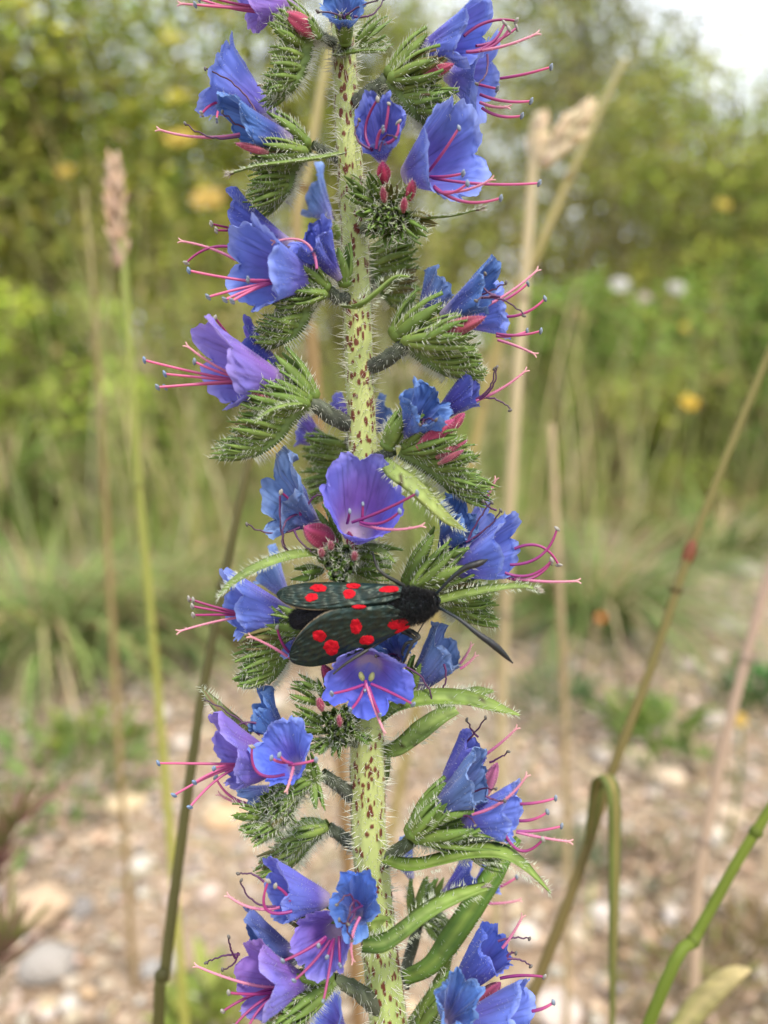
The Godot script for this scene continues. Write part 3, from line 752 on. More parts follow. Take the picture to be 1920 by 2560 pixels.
	# left, sixth
	cluster([[880, 1990, 0], [845, 1962, -2], [806, 1935, -3]], 36, 28)
	comb([[800, 1935, -4], [765, 1955, -5], [738, 1990, -5], [715, 2035, -5], [688, 2078, -5]], Vector2(-0.9, 0.3), Vector2(-0.9, 0.4), 9, 78, 62, 15.0, 0.0, 0.7)
	for q in [[583, 2027, 662, 2041], [601, 2078, 670, 2066], [778, 1895, 790, 1960], [797, 2026, 782, 1940], [640, 2095, 690, 2080]]:
		calyx(P(q[2], q[3], -5), P(q[0], q[1], -7), 17, 0.12, 0.0, 22)
	for i in 18:
		var a := i * 2.4
		var r := 8.0 + 3.7 * i
		calyx(P(700 + cos(a) * r * 0.4, 2015 + sin(a) * r * 0.5, -4), P(700 + cos(a) * r * 0.8 - 8, 2016 + sin(a) * r * 1.0, -9 + i * 0.2), 17, 0.06, 0.25 + rf(-0.2, 0.3), 6)
	flower([725, 1855, 1], [655, 1782, -1], 42, "blue", {"crump": 0.24, "hood": 0.2, "lobe": 0.6, "flare": 0.1, "ws": 0.6}, [[576, 1842, -4, 1, [640, 1808, -3], -16.0], [512, 1748, -2, 1, [650, 1838, -2], -4.0]])
	flower([690, 1968, 2], [625, 1995, 1], 40, "pale", {"lobe": 0.5}, [[540, 1945, 0, 0, [625, 2010, 0], 14.0], [555, 1990, 0, 2, [640, 2016, 0], 6.0]])
	flower([698, 1915, -2], [580, 1880, -5], 70, "violet", {"hood": 0.42, "lobe": 0.52, "flare": 0.3, "pw": 0.85, "tint": [Color(0.24, 0.13, 0.50), 0.3, 0.5], "curl": -0.2}, [[398, 1908, -6, 4], [488, 1955, -7, 4], [437, 1987, -7, 4], [476, 2016, -8, 4], [536, 1921, -8, 4]])
	flower([745, 1925, -4], [712, 1885, -8], 52, "fresh", {"hood": 0.30, "lobe": 0.60, "flare": 0.5, "crump": 0.10, "tint": [Color(0.06, 0.11, 0.66), 3.14, 0.70]}, [[680, 1896, -12, 0, [722, 1905, -10], 4.0], [699, 1889, -12, 0, [730, 1908, -10], 4.0], [788, 1900, -11, 0, [722, 1912, -10], 2.0], [720, 1966, -11, 2, [735, 1908, -10], 2.0], [630, 1869, -10, 3, [712, 1936, -9], 34.0]])
	leaf([[625, 1840, 2], [580, 1808, 0], [535, 1760, -1], [502, 1716, -1]], [34, 42, 28, 4], Vector3(0.5, 0.4, 0.8), {"hairs": 120, "c0": Color(0.19, 0.25, 0.08), "c1": Color(0.22, 0.28, 0.12), "cm": Color(0.2, 0.07, 0.06)})
	# the yellowish comb below it
	cluster([[905, 2125, 3], [865, 2098, 3], [820, 2068, 3]], 36, 30)
	comb([[822, 2062, 3], [795, 2078, 3], [768, 2106, 3], [746, 2138, 3], [725, 2166, 3]], Vector2(-0.95, 0.15), Vector2(-0.97, 0.2), 8, 88, 92, 17.0, 0.45, 0.4)
	# right, fifth
	cluster([[930, 2180, 0], [975, 2142, -1], [1030, 2100, -3]], 36, 32, 0.2)
	comb([[1040, 2090, -3], [1080, 2100, -3], [1120, 2112, -3], [1155, 2126, -3], [1180, 2138, -2]], Vector2(0.98, -0.35), Vector2(0.98, 0.0), 7, 125, 70, 17.0, 0.0, 0.5)
	calyx(P(1024, 2088, -4), P(1138, 1962, -5), 40, 0.12, 0.05, 46)
	calyx(P(1035, 2094, -6), P(1190, 2045, -8), 34, 0.16, 0.05, 40)
	calyx(P(1060, 2105, -7), P(1262, 2118, -8), 16, 0.06, 0.0, 30)
	calyx(P(1028, 2090, -7), P(1110, 2010, -9), 26, 0.10, 0.0, 34)
	flower([1110, 1975, -1], [1182, 1872, -2], 38, "deep", {"hood": 0.10, "lobe": 0.4, "flare": 0.0, "pleat": 0.18, "pw": 0.6, "r0": 0.4, "tint": [Color(0.10, 0.10, 0.42), 1.5, 0.80]}, [[1167, 1799, -3, 1, [1195, 1842, -2], 4.0], [1214, 1794, -3, 1, [1160, 1862, -2], 2.0], [1286, 1826, -3, 2, [1214, 1886, -2], 2.0], [1271, 1879, -3, 1, [1224, 1906, -2], 3.0]])
	bud([1200, 2000, 0], [1244, 1906, -1], 44, Color(0.38, 0.123, 0.237))
	flower([1140, 2062, -4], [1270, 2030, -7], 56, "fresh", {"hood": 0.22, "lobe": 0.46, "flare": 0.15, "pw": 0.8, "curl": 0.5, "pleat": 0.08}, [[1387, 1996, -8, 0, [1300, 2010, -7], 3.0], [1367, 2031, -8, 0, [1298, 2052, -7], 6.0], [1402, 2066, -8, 0, [1292, 2078, -8], 4.0], [1416, 2103, -9, 2, [1290, 2080, -8], 2.0], [1356, 2100, -9, 3, [1260, 2082, -8], 34.0], [1312, 1946, -11, 2, [1180, 2036, -9], 14.0]])
	flower([1075, 2040, -5], [1190, 1945, -8], 46, "dull", {"hood": 0.25, "lobe": 0.42, "flare": 0.05, "crump": 0.14, "pleat": 0.14, "pw": 0.7}, [[1262, 2002, -11, 1, [1215, 1990, -10], 4.0], [1240, 1972, -10, 1], [1188, 2064, -11, 1, [1160, 2040, -9], -8.0]])
	leaf([[962, 2150, -2], [1030, 2166, -6], [1105, 2152, -8], [1180, 2134, -9], [1255, 2136, -9], [1315, 2172, -9], [1376, 2232, -8]], [26, 44, 46, 52, 58, 44, 6], Vector3(0.0, 0.8, 0.6), {"spots": 0.50, "hairs": 300, "fold": 0.3, "c0": Color(0.15, 0.24, 0.03), "c1": Color(0.20, 0.30, 0.06)})
	# a slender branch behind, right
	cluster([[1008, 2470, 6], [1018, 2410, 8], [1040, 2330, 9], [1046, 2300, 9]], 34, 26)
	calyx(P(1040, 2310, 9), P(1050, 2190, 9), 34, 0.16, 0.4, 40)
	calyx(P(1046, 2305, 9), P(1105, 2210, 9), 28, 0.16, 0.3, 34)
	comb([[1050, 2300, 9], [1085, 2290, 10], [1110, 2310, 10], [1105, 2345, 10]], Vector2(0.6, 0.4), Vector2(0.3, 0.8), 4, 70, 50, 14.0, 0.3, 0.5)
	flower([1030, 2200, 11], [1005, 2120, 12], 34, "pale", {"crump": 0.2, "lobe": 0.5})
	flower([1105, 2240, 9], [1175, 2180, 9], 44, "deep", {"crump": 0.16, "lobe": 0.4})
	flower([1180, 2225, 11], [1225, 2190, 11], 40, "fresh", {"lobe": 0.5}, [[1290, 2194, 10, 0, [1238, 2222, 10], 2.0], [1292, 2252, 10, 2, [1215, 2258, 10], 3.0]])
	leaf([[908, 2362, -8], [960, 2358, -10], [1010, 2326, -11], [1060, 2286, -11], [1130, 2246, -10], [1215, 2216, -9]], [34, 42, 42, 40, 40, 22], Vector3(0.1, 0.6, 0.8), {"dry": true, "hairs": 220, "fold": 0.2, "c0": Color(0.07, 0.15, 0.025), "c1": Color(0.21, 0.31, 0.06), "spots": 0.50})
	leaf([[1010, 2446, 4], [1075, 2414, 4], [1122, 2355, 5], [1180, 2270, 6], [1235, 2185, 7], [1296, 2095, 8]], [36, 46, 60, 62, 56, 20], Vector3(-0.5, 0.3, 0.8), {"hairs": 120, "fold": 0.15, "c0": Color(0.13, 0.23, 0.04), "c1": Color(0.085, 0.19, 0.03), "cm": Color(0.24, 0.33, 0.06)})
	leaf([[1000, 2620, 8], [1050, 2540, 8], [1100, 2462, 8], [1140, 2340, 9]], [46, 40, 40, 6], Vector3(-0.6, 0.2, 0.8), {"hairs": 120, "c0": Color(0.16, 0.25, 0.05)})
	# bottom left
	cluster([[975, 2545, 0], [925, 2502, -2], [880, 2468, -3], [832, 2448, -4]], 46, 30, 0.15)
	calyx(P(830, 2448, -4), P(730, 2420, -5), 34, 0.2, 0.1, 30)
	calyx(P(825, 2330, -1), P(730, 2282, -2), 26, 0.2, 0.1, 26)
	calyx(P(880, 2300, -2), P(760, 2260, -1), 28, 0.2, 0.0, 26)
	calyx(P(800, 2400, -5), P(740, 2380, -6), 22, 0.2, 0.1, 26)
	comb([[835, 2455, -4], [800, 2480, -5], [770, 2520, -5], [745, 2560, -5], [720, 2600, -5]], Vector2(-0.9, 0.2), Vector2(-0.9, 0.3), 8, 105, 80, 20.0, 0.0, 0.6)
	flower([822, 2250, -2], [705, 2228, -5], 58, "fresh", {"hood": 0.25, "lobe": 0.5, "flare": 0.15, "pw": 0.75, "curl": 0.4, "tint": [Color(0.16, 0.12, 0.60), 0.3, 0.45]}, [[595, 2184, -6, 1, [660, 2205, -6], -8.0], [603, 2201, -7, 1, [690, 2266, -7], 22.0], [577, 2244, -7, 2, [700, 2268, -7], 14.0], [690, 2216, -9, 3, [725, 2252, -8], -4.0], [670, 2205, -9, 3, [730, 2278, -8], 40.0]])
	flower([745, 2400, 0], [640, 2345, -2], 48, "blue", {"hood": 0.36, "lobe": 0.5, "flare": 0.05, "pw": 0.7, "tint": [Color(0.20, 0.14, 0.40), 0.0, 0.32]}, [[515, 2407, -4, 1, [600, 2386, -4], -6.0], [572, 2342, -5, 1, [588, 2395, -4], 4.0], [556, 2424, -4, 1, [595, 2382, -4], 10.0]])
	flower([770, 2462, -4], [652, 2452, -8], 68, "violet", {"hood": 0.12, "lobe": 0.56, "flare": 0.3, "pw": 0.9, "tint": [Color(0.28, 0.10, 0.38), 0.9, 0.58]}, [[574, 2482, -10, 3], [559, 2527, -10, 3], [588, 2562, -11, 3], [620, 2570, -11, 3], [498, 2418, -6, 2]])
	flower([845, 2318, -3], [810, 2350, -8], 56, "violet", {"hood": -0.1, "lobe": 0.62, "flare": 0.42, "pw": 0.9, "tint": [Color(0.22, 0.12, 0.52), 0.5, 0.58]}, [[709, 2402, -12, 5, [815, 2342, -9], 4.0], [737, 2450, -12, 5, [825, 2350, -9], 6.0], [797, 2364, -12, 5, [815, 2345, -9], 1.0], [818, 2392, -13, 5, [832, 2350, -9], 1.0], [809, 2500, -13, 5, [835, 2345, -9], 6.0], [850, 2412, -12, 5, [848, 2340, -9], 10.0]])
	flower([895, 2290, -5.2], [890, 2254, -9.5], 36, "blue", {"crump": 0.12, "hood": 0.5, "lobe": 0.95, "flare": 0.95, "tint": [Color(0.04, 0.10, 0.46), 0.0, 0.80]}, [[842, 2262, -12, 1, [885, 2270, -10], -26.0], [870, 2310, -13, 1, [900, 2262, -10], -30.0], [880, 2352, -12, 1, [905, 2265, -10], -46.0], [881, 2394, -11, 2, [900, 2292, -10], -14.0], [848, 2300, -12, 1, [890, 2270, -10], 24.0]])
	flower([860, 2580, 6], [820, 2540, 5], 50, "fresh", {"lobe": 0.6, "flare": 1.0})
	leaf([[905, 2345, -1], [930, 2318, -3], [960, 2312, -2], [972, 2330, -1]], [30, 52, 44, 10], Vector3(0, 0.3, 1), {"hairs": 50, "c0": Color(0.22, 0.32, 0.07)})
	# bottom right
	cluster([[985, 2660, 1], [1020, 2600, -1], [1060, 2545, -2]], 40, 34, 0.4)
	calyx(P(1050, 2570, -2), P(1140, 2450, -3), 36, 0.16, 0.2, 36)
	flower([1145, 2470, -1], [1230, 2375, -4], 46, "deep", {"hood": 0.10, "lobe": 0.42, "flare": 0.05, "pleat": 0.12, "pw": 0.65, "r0": 0.36, "tint": [Color(0.07, 0.13, 0.56), 0.0, 0.60]}, [[1302, 2299, -5, 2, [1256, 2370, -5], 2.0], [1324, 2347, -5, 1, [1245, 2353, -5], -6.0], [1290, 2383, -5, 1, [1268, 2392, -5], -6.0], [1327, 2416, -5, 1, [1268, 2398, -5], -8.0], [1359, 2442, -5, 3, [1250, 2446, -4], -5.0]])
	bud([1180, 2525, -3], [1252, 2456, -5], 46, Color(0.31, 0.067, 0.133))
	flower([1120, 2580, -4], [1290, 2535, -8], 60, "fresh", {"hood": 0.16, "lobe": 0.5, "flare": 0.3, "pw": 0.75, "curl": -0.3}, [[1382, 2507, -9, 0, [1330, 2528, -8], 3.0]])
	flower([1110, 2560, -7], [1140, 2505, -11], 40, "blue", {"crump": 0.30, "lobe": 0.5}, [])
	comb([[1060, 2560, -3], [1090, 2590, -3], [1120, 2630, -3]], Vector2(0.9, -0.1), Vector2(0.9, 0.2), 4, 100, 80, 16.0)

# ---------------------------------------------------------------- the moth
func Z(x: float, y: float) -> Vector2:      # close-up pixel to photograph pixel
	return Vector2(640.0 + x * 0.42194, 1360.0 + y * 0.42194)

func wing_dz(p: Vector2) -> float:
	var a := Vector2(1000, 1512)
	var b := Vector2(806, 1526)
	var n := (b - a).normalized()
	var d := (p - a).dot(Vector2(-n.y, n.x))
	var q := (p - a).dot(n)
	return -11.9 + 0.020 * absf(d) + 0.00006 * d * d + 0.0015 * q

func z_pts(a: Array, m: int) -> PackedVector2Array:
	var p := PackedVector3Array()
	for q in a:
		var s := Z(q[0], q[1])
		p.append(Vector3(s.x, s.y, 0))
	var out := PackedVector2Array()
	for v in cr(p, m): out.append(Vector2(v.x, v.y))
	return out

func wing(called: String, top: Array, bot: Array, lift: float, kind: int, parent: Node3D) -> MeshInstance3D:
	var rows := 90
	var cols := 46
	var t := z_pts(top, rows)
	var b := z_pts(bot, rows)
	var g := Geo.new()
	for side in 2:
		for i in rows:
			for j in cols:
				var u := float(j) / (cols - 1)
				var uu := u if side == 0 else 1.0 - u
				var p := t[i].lerp(b[i], uu)
				var q := float(i) / (rows - 1)
				var fan := 0.0
				for k in 7:
					var vk := 0.12 + 0.76 * k / 6.0
					fan += exp(-pow((uu - lerpf(0.5, vk, minf(q * 1.6, 1.0))) * 34.0, 2.0))
				var n := nz.get_noise_2d(p.x * 16.0, p.y * 16.0)
				var n2 := nz.get_noise_2d(p.x * 2.0 + 300.0, p.y * 2.0)
				var edge := minf(uu, 1.0 - uu)
				var z := wing_dz(p) + lift - 0.10 * fan - 0.25 * n2 + 0.35 * smoothstep(0.12, 0.0, edge)
				if side == 1: z += 0.10 * smoothstep(0.0, 0.05, edge)
				g.v.append(P(p.x, p.y, z))
				var c := Color(0.012, 0.030, 0.027)
				c = c.lerp(Color(0.022, 0.029, 0.018), clampf(0.5 + n2 * 1.6, 0, 1) * 0.7)
				c = c * (1.0 + n * 0.35 - 0.35 * minf(fan, 1.0))
				if kind == 1: c = Color(0.006, 0.006, 0.007) * (1.0 + n)
				var rim := smoothstep(0.975, 1.0, q) if kind == 0 else 0.0
				if kind == 0:
					var fr: float = bot[0][2] if bot[0].size() > 2 else 0.0
					var ue := uu if fr == 0.0 else 1.0 - uu
					rim = maxf(rim, smoothstep(0.955, 0.99, ue) * smoothstep(0.42, 0.6, q))
				c = c.lerp(Color(0.30, 0.22, 0.14), rim * (0.75 + 0.5 * n))
				c.a = 1.0
				g.c.append(c.clamp())
		g.grid(side * rows * cols, rows, cols, false)
	# turn the face so that it looks outwards
	for k in range(0, g.t.size(), 3):
		var x := g.v[g.t[k]]
		var nn := (g.v[g.t[k + 2]] - x).cross(g.v[g.t[k + 1]] - x)
		var front: bool = g.t[k] < rows * cols
		if (nn.dot(CZ) > 0.0) != front:
			var s := g.t[k + 1]
			g.t[k + 1] = g.t[k + 2]
			g.t[k + 2] = s
	return obj(called, g, M.wing if kind == 0 else M.black, parent)

func red_spot(w: MeshInstance3D, x: float, y: float, rx: float, ry: float, rot: float, lift := 0.0) -> void:
	var c := Z(x, y)
	var g := Geo.new()
	var rows := 9
	var cols := 40
	for i in rows:
		var f := 1.0 - float(i) / (rows - 1)
		for j in cols:
			var a := TAU * j / cols
			var e := 1.0 + 0.16 * nz.get_noise_2d(cos(a) * 60.0 + x, sin(a) * 60.0 + y) + 0.09 * nz.get_noise_2d(cos(a) * 500.0 + x, sin(a) * 500.0 + y)
			var d := Vector2(cos(a) * rx, sin(a) * ry).rotated(rot) * f * e * 0.42194
			var p := c + d
			var n2 := nz.get_noise_2d(p.x * 2.0 + 300.0, p.y * 2.0)
			var n := nz.get_noise_2d(p.x * 10.0, p.y * 10.0)
			g.v.append(P(p.x, p.y, wing_dz(p) + lift - 0.25 * n2 - 0.15 * (1.0 - pow(f, 10.0)) + 0.10 * pow(f, 10.0)))
			var cc := Color(0.36, 0.008, 0.016) * (1.0 + n * 0.35)
			cc.a = 1.0
			g.c.append(cc.clamp())
	for i in rows - 1:
		for j in cols:
			var a := i * cols + j
			var d := i * cols + (j + 1) % cols
			g.t.append(a); g.t.append(a + cols); g.t.append(d + cols)
			g.t.append(a); g.t.append(d + cols); g.t.append(d)
	var x0 := g.v[g.t[0]]
	if (g.v[g.t[2]] - x0).cross(g.v[g.t[1]] - x0).dot(CZ) < 0.0:
		for k in range(0, g.t.size(), 3):
			var s := g.t[k + 1]
			g.t[k + 1] = g.t[k + 2]
			g.t[k + 2] = s
	obj("red_spot", g, M.scales, w)

func zp(x: float, y: float, dz: float) -> Vector3:
	var s := Z(x, y)
	return P(s.x, s.y, dz)

func build_moth() -> void:
	var o := thing("burnet_moth", zp(900, 520, -6.5), "black and dark green day-flying moth with red wing spots sitting on the flower spike", "moth")
	# one continuous body: abdomen, thorax, head
	var g := Geo.new()
	var ax := PackedVector3Array([zp(222, 452, -8.1), zp(250, 446, -8.3), zp(330, 430, -8.5), zp(430, 415, -8.7), zp(560, 400, -8.9), zp(680, 390, -8.9), zp(770, 380, -9.0), zp(840, 372, -9.3), zp(905, 366, -9.6), zp(965, 360, -9.6), zp(1010, 350, -9.4), zp(1038, 342, -9.2), zp(1058, 337, -9.6), zp(1072, 334, -9.6), zp(1080, 332, -8.6)])
	var rad := []
	for r in [9, 22, 26, 28, 30, 31, 33, 36, 38, 35, 27, 17, 14, 10, 2]: rad.append(r * PX)
	tube(g, cr(ax, 60), rad, 36, Color(0.006, 0.006, 0.007), Color(0.008, 0.011, 0.014), 0.06, 0.3)
	var body := obj("body", g, M.black, o)
	var f := Geo.new()
	var p := cr(ax, 60)
	for i in 7000:
		var q := rf(27.0, 53.5)
		var k := int(q)
		var b := p[k].lerp(p[k + 1], q - k)
		var t := (p[k + 1] - p[k]).normalized()
		var d := perp(CZ * rf(-0.3, 1.2) + CY * rf(-1, 1) + CX * rf(-0.4, 0.4), t)
		var rr := q / 59.0 * 14.0
		var rk := int(rr)
		var r: float = lerpf(rad[rk], rad[rk + 1], rr - rk)
		var v := rf(0.004, 0.018)
		hair(f, b + d * r * 0.96, (d + t * rf(-0.9, 0.2) + CY * rf(-0.25, 0.25)).normalized(), PX * rf(7, 18), PX * rf(0.5, 0.75), Vector3.ZERO, Color(v, v, v * 1.1) if i % 60 else Color(0.12, 0.14, 0.17))
	for i in 1500:   # the fringe along the abdomen
		var q := rf(0.2, 24.0)
		var k := int(q)
		var t := (p[k + 1] - p[k]).normalized()
		var d := perp(CZ * rf(-0.2, 1.0) + CY * rf(-1, 1), t)
		var rr := q / 59.0 * 14.0
		var rk := int(rr)
		var r: float = lerpf(rad[rk], rad[rk + 1], rr - rk)
		hair(f, p[k] + d * r * 0.95, (d * 0.6 - t).normalized(), PX * rf(6, 13), PX * 0.7, Vector3.ZERO, Color(0.007, 0.007, 0.009))
	tag(obj("fur", f, M.fur, o), "", "", "", "stuff")
	for e in [[1050, 318], [1052, 352]]:
		var eg := Geo.new()
		ball(eg, zp(e[0], e[1], -10.0), CZ, 6 * PX, 5.5 * PX, Color(0.01, 0.01, 0.01), Color(0.015, 0.015, 0.02), 9, 14)
		obj("eye", eg, M.eye, o)
	# hind wings, mostly hidden
	wing("hind_wing", [[800, 330], [600, 352], [420, 372], [300, 395], [250, 425]], [[800, 380], [600, 415], [430, 432], [320, 440], [252, 445]], 1.9, 1, o)
	wing("hind_wing", [[800, 380], [600, 400], [420, 420], [300, 440], [236, 470]], [[820, 440], [600, 480], [430, 500], [300, 512], [240, 500]], 1.7, 1, o)
	var far := wing("fore_wing", [[865, 252], [790, 238], [700, 233], [560, 227], [430, 225], [290, 230], [190, 248], [140, 270], [118, 296]], [[850, 325], [770, 352], [690, 364], [560, 377], [420, 392], [290, 388], [190, 362], [138, 328], [118, 300]], 0.15, 0, o)
	var near := wing("fore_wing", [[880, 395, 0], [790, 362], [690, 366], [560, 375], [440, 392], [350, 438], [270, 512], [218, 588], [196, 650]], [[925, 468, 1], [875, 512], [760, 570], [620, 635], [470, 698], [340, 727], [250, 717], [206, 694], [196, 656]], 0.0, 0, o)
	for s in [[370, 262, 54, 24, 0.05], [328, 316, 44, 27, -0.25], [576, 249, 47, 18, 0.0], [552, 295, 40, 33, 0.0], [787, 270, 66, 22, -0.05]]:
		red_spot(far, s[0], s[1], s[2], s[3], s[4], 0.15)
	for s in [[610, 372, 42, 13, 0.0], [838, 468, 66, 40, -0.2], [592, 490, 39, 50, -0.1], [655, 568, 51, 30, -0.15], [376, 545, 46, 37, 0.2], [447, 612, 50, 52, 0.0], [868, 505, 50, 12, -0.45]]:
		red_spot(near, s[0], s[1], s[2], s[3], s[4])
	# antennae
	for a in [[[1052, 312, -9.2], [1100, 262, -10.2], [1160, 200, -11.0], [1235, 142, -11.4], [1310, 118, -11.4], [1374, 92, -11.0]], [[1062, 366, -9.2], [1130, 402, -10.4], [1210, 450, -11.2], [1310, 528, -11.6], [1420, 608, -11.6], [1522, 706, -11.2]]]:
		var ag := Geo.new()
		var pts := PackedVector3Array()
		for q in a: pts.append(zp(q[0], q[1], q[2]))
		var rr := []
		for r in [3.8, 3.5, 3.5, 3.8, 4.2, 5.0, 6.2, 7.8, 8.4, 6.6, 1.4]: rr.append(r * PX)
		tube(ag, cr(pts, 60), rr, 12, Color(0.006, 0.014, 0.02), Color(0.004, 0.004, 0.005), 0.12, 0.5)
		obj("antenna", ag, M.black_gloss, o)
	# legs
	for a in [[[872, 247, -8.4], [830, 222, -9.0], [765, 184, -9.6], [722, 142, -9.6], [705, 100, -8.6], [692, 54, -7.8]],
			[[885, 505, -7.0], [930, 520, -8.4], [966, 552, -9.0], [935, 575, -9.0], [910, 620, -8.6], [880, 690, -7.6], [858, 725, -6.4]],
			[[870, 520, -6.6], [905, 535, -7.8], [945, 570, -8.2], [890, 590, -8.0], [865, 640, -7.0], [872, 660, -6.2]],
			[[830, 520, -6.5], [760, 560, -7.6], [640, 640, -9.0], [560, 690, -9.4], [505, 730, -9.2], [458, 770, -8.8]]]:
		var lg := Geo.new()
		var pts := PackedVector3Array()
		for q in a: pts.append(zp(q[0], q[1], q[2]))
		tube(lg, cr(pts, 40), [5.6 * PX, 5.0 * PX, 4.2 * PX, 3.8 * PX, 3.0 * PX, 2.2 * PX], 10, Color(0.016, 0.017, 0.015), Color(0.03, 0.03, 0.024), 0.15, 0.3)
		obj("leg", lg, M.black_gloss, o)
	var pg := Geo.new()
	tube(pg, cr(PackedVector3Array([zp(1060, 350, -8.2), zp(1010, 440, -7.6), zp(940, 560, -6.6), zp(900, 640, -5.6)]), 20), [1.6 * PX, 1.2 * PX], 6, Color(0.02, 0.02, 0.02), Color(0.02, 0.02, 0.02))
	obj("proboscis", pg, M.black_gloss, o)

# ---------------------------------------------------------------- the surroundings
func scatter(called: String, mesh: Mesh, xf: Array, cols: Array, parent: Node3D) -> MultiMeshInstance3D:
	var mm := MultiMesh.new()
	mm.transform_format = MultiMesh.TRANSFORM_3D
	mm.use_colors = true
	mm.mesh = mesh
	mm.instance_count = xf.size()
	for i in xf.size():
		mm.set_instance_transform(i, xf[i])
		mm.set_instance_color(i, cols[i])
	var o := MultiMeshInstance3D.new()
	o.name = numbered(called)
	o.multimesh = mm
	parent.add_child(o, true)
	if parent.get_parent() == self: o.position = -parent.position
	tag(o, "", "", "", "stuff")
	return o

func pebble_geo(seed: float, rows := 9, n := 12) -> Geo:
	var g := Geo.new()
	var pts := PackedVector3Array()
	for i in rows:
		var a := PI * i / (rows - 1)
		for j in n:
			var b := TAU * j / n
			var d := Vector3(sin(a) * cos(b), -cos(a), sin(a) * sin(b))
			var k := 1.0 + 0.30 * nz.get_noise_3d(d.x * 45 + seed, d.y * 45, d.z * 45) + 0.16 * nz.get_noise_3d(d.x * 120 + seed, d.y * 120, d.z * 120)
			g.v.append(d * k * Vector3(1, 1, 1))
			var t := 1.0 + 0.35 * nz.get_noise_3d(d.x * 90 - seed, d.y * 90, d.z * 90)
			g.c.append(Color(t, t, t).clamp())
	g.grid(0, rows, n, true)
	return g

# a unit blade of grass, one metre long, bending forward by bend
func grass_mesh(bend: float, width: float) -> Mesh:
	var g := Geo.new()
	var p := PackedVector3Array()
	for i in 8:
		var q := i / 7.0
		p.append(Vector3(0, sin(q * bend) / bend, (1.0 - cos(q * bend)) / bend))
	blade(g, p, [width * 0.7, width, width * 0.9, width * 0.7, width * 0.4, width * 0.05], Vector3(0, 0.2, -1), 0.3, width * 0.08, Color(1, 1, 1), Color(1, 1, 1), Color(0.85, 0.85, 0.85))
	return g.done(M.grass)

func leaf_mesh(w: float) -> Mesh:
	var g := Geo.new()
	var p := PackedVector3Array([Vector3(0, 0, 0), Vector3(0, 0.33, 0.03), Vector3(0, 0.68, -0.01), Vector3(0, 1, -0.12)])
	blade(g, p, [w * 0.3, w, w * 0.8, w * 0.05], Vector3(0, 0, 1), 0.35, w * 0.04, Color(1, 1, 1), Color(1, 1, 1), Color(0.85, 0.9, 0.8))
	return g.done(M.foliage)

func facing(n: Vector3, y: Vector3, s: Vector3) -> Transform3D:
	var x := y.cross(n).normalized()
	return Transform3D(Basis(x * s.x, y * s.y, x.cross(y) * s.z), Vector3.ZERO)

const TAN := [Color(0.42, 0.30, 0.19), Color(0.50, 0.38, 0.26), Color(0.36, 0.25, 0.16), Color(0.46, 0.37, 0.28), Color(0.50, 0.45, 0.40), Color(0.44, 0.27, 0.13), Color(0.30, 0.26, 0.23), Color(0.52, 0.36, 0.20), Color(0.46, 0.33, 0.26), Color(0.20, 0.20, 0.21)]

func build_ground() -> void:
	var g := Geo.new()
	var n := 90
	for i in n:
		for j in n:
			var u := float(i) / (n - 1) * 2.0 - 1.0
			var w := float(j) / (n - 1) * 2.0 - 1.0
			var x := signf(u) * pow(absf(u), 3.0) * 60.0
			var z := signf(w) * pow(absf(w), 3.0) * 60.0 - 1.0
			var h := 0.012 * nz.get_noise_2d(x * 90, z * 90) if Vector2(x, z).length() > 0.25 else 0.0
			g.v.append(Vector3(x, h - 0.004, z))
			g.c.append(Color(1, 1, 1))
	g.grid(0, n, n, false)
	if (g.v[g.t[2]] - g.v[g.t[0]]).cross(g.v[g.t[1]] - g.v[g.t[0]]).y < 0.0:
		for k in range(0, g.t.size(), 3):
			var s := g.t[k + 1]
			g.t[k + 1] = g.t[k + 2]
			g.t[k + 2] = s
	var o := obj("ground", g, M.soil)
	tag(o, "bare sandy ground under the shingle and grass", "", "", "structure")
	# shingle
	var gr := Node3D.new()
	gr.name = "gravel"
	add_child(gr, true)
	tag(gr, "loose tan and cream shingle covering the bare ground round the plant", "gravel", "", "stuff")
	for v in 5:
		var xf := []
		var cols := []
		var mesh := pebble_geo(v * 71.0).done(M.stone)
		for i in 17500:
			var z := -sqrt(rf(0.04, 3.4))
			var x := rf(-1, 1) * (0.60 * absf(z) + 0.12)
			if i > 12500: x = signf(x) * rf(0.6 * absf(z), 1.3 * absf(z) + 0.4)
			if i % 6 == 0:
				z = -rf(1.5, 3.0)
				x = rf(0.1, 0.55 * absf(z))
			var big := pow(rng.randf(), 3.0)
			var r := lerpf(0.0012, 0.0046, big) * (1.0 + 0.5 * smoothstep(0.7, 1.6, -z))
			var s := Vector3(r * rf(0.8, 1.4), r * rf(0.5, 0.8), r * rf(0.8, 1.3))
			var b := Basis.from_euler(Vector3(rf(-0.35, 0.35), rf(0, TAU), rf(-0.35, 0.35))) * Basis.from_scale(s)
			xf.append(Transform3D(b, Vector3(x, r * 0.25 + rf(-0.001, 0.002), z)))
			cols.append(vary(TAN[mini(int(pow(rng.randf(), 1.25) * 10.0), 9)].lerp(Color(0.47, 0.39, 0.315), 0.45) * 0.9, 0.24))
		scatter("pebbles", mesh, xf, cols, gr)

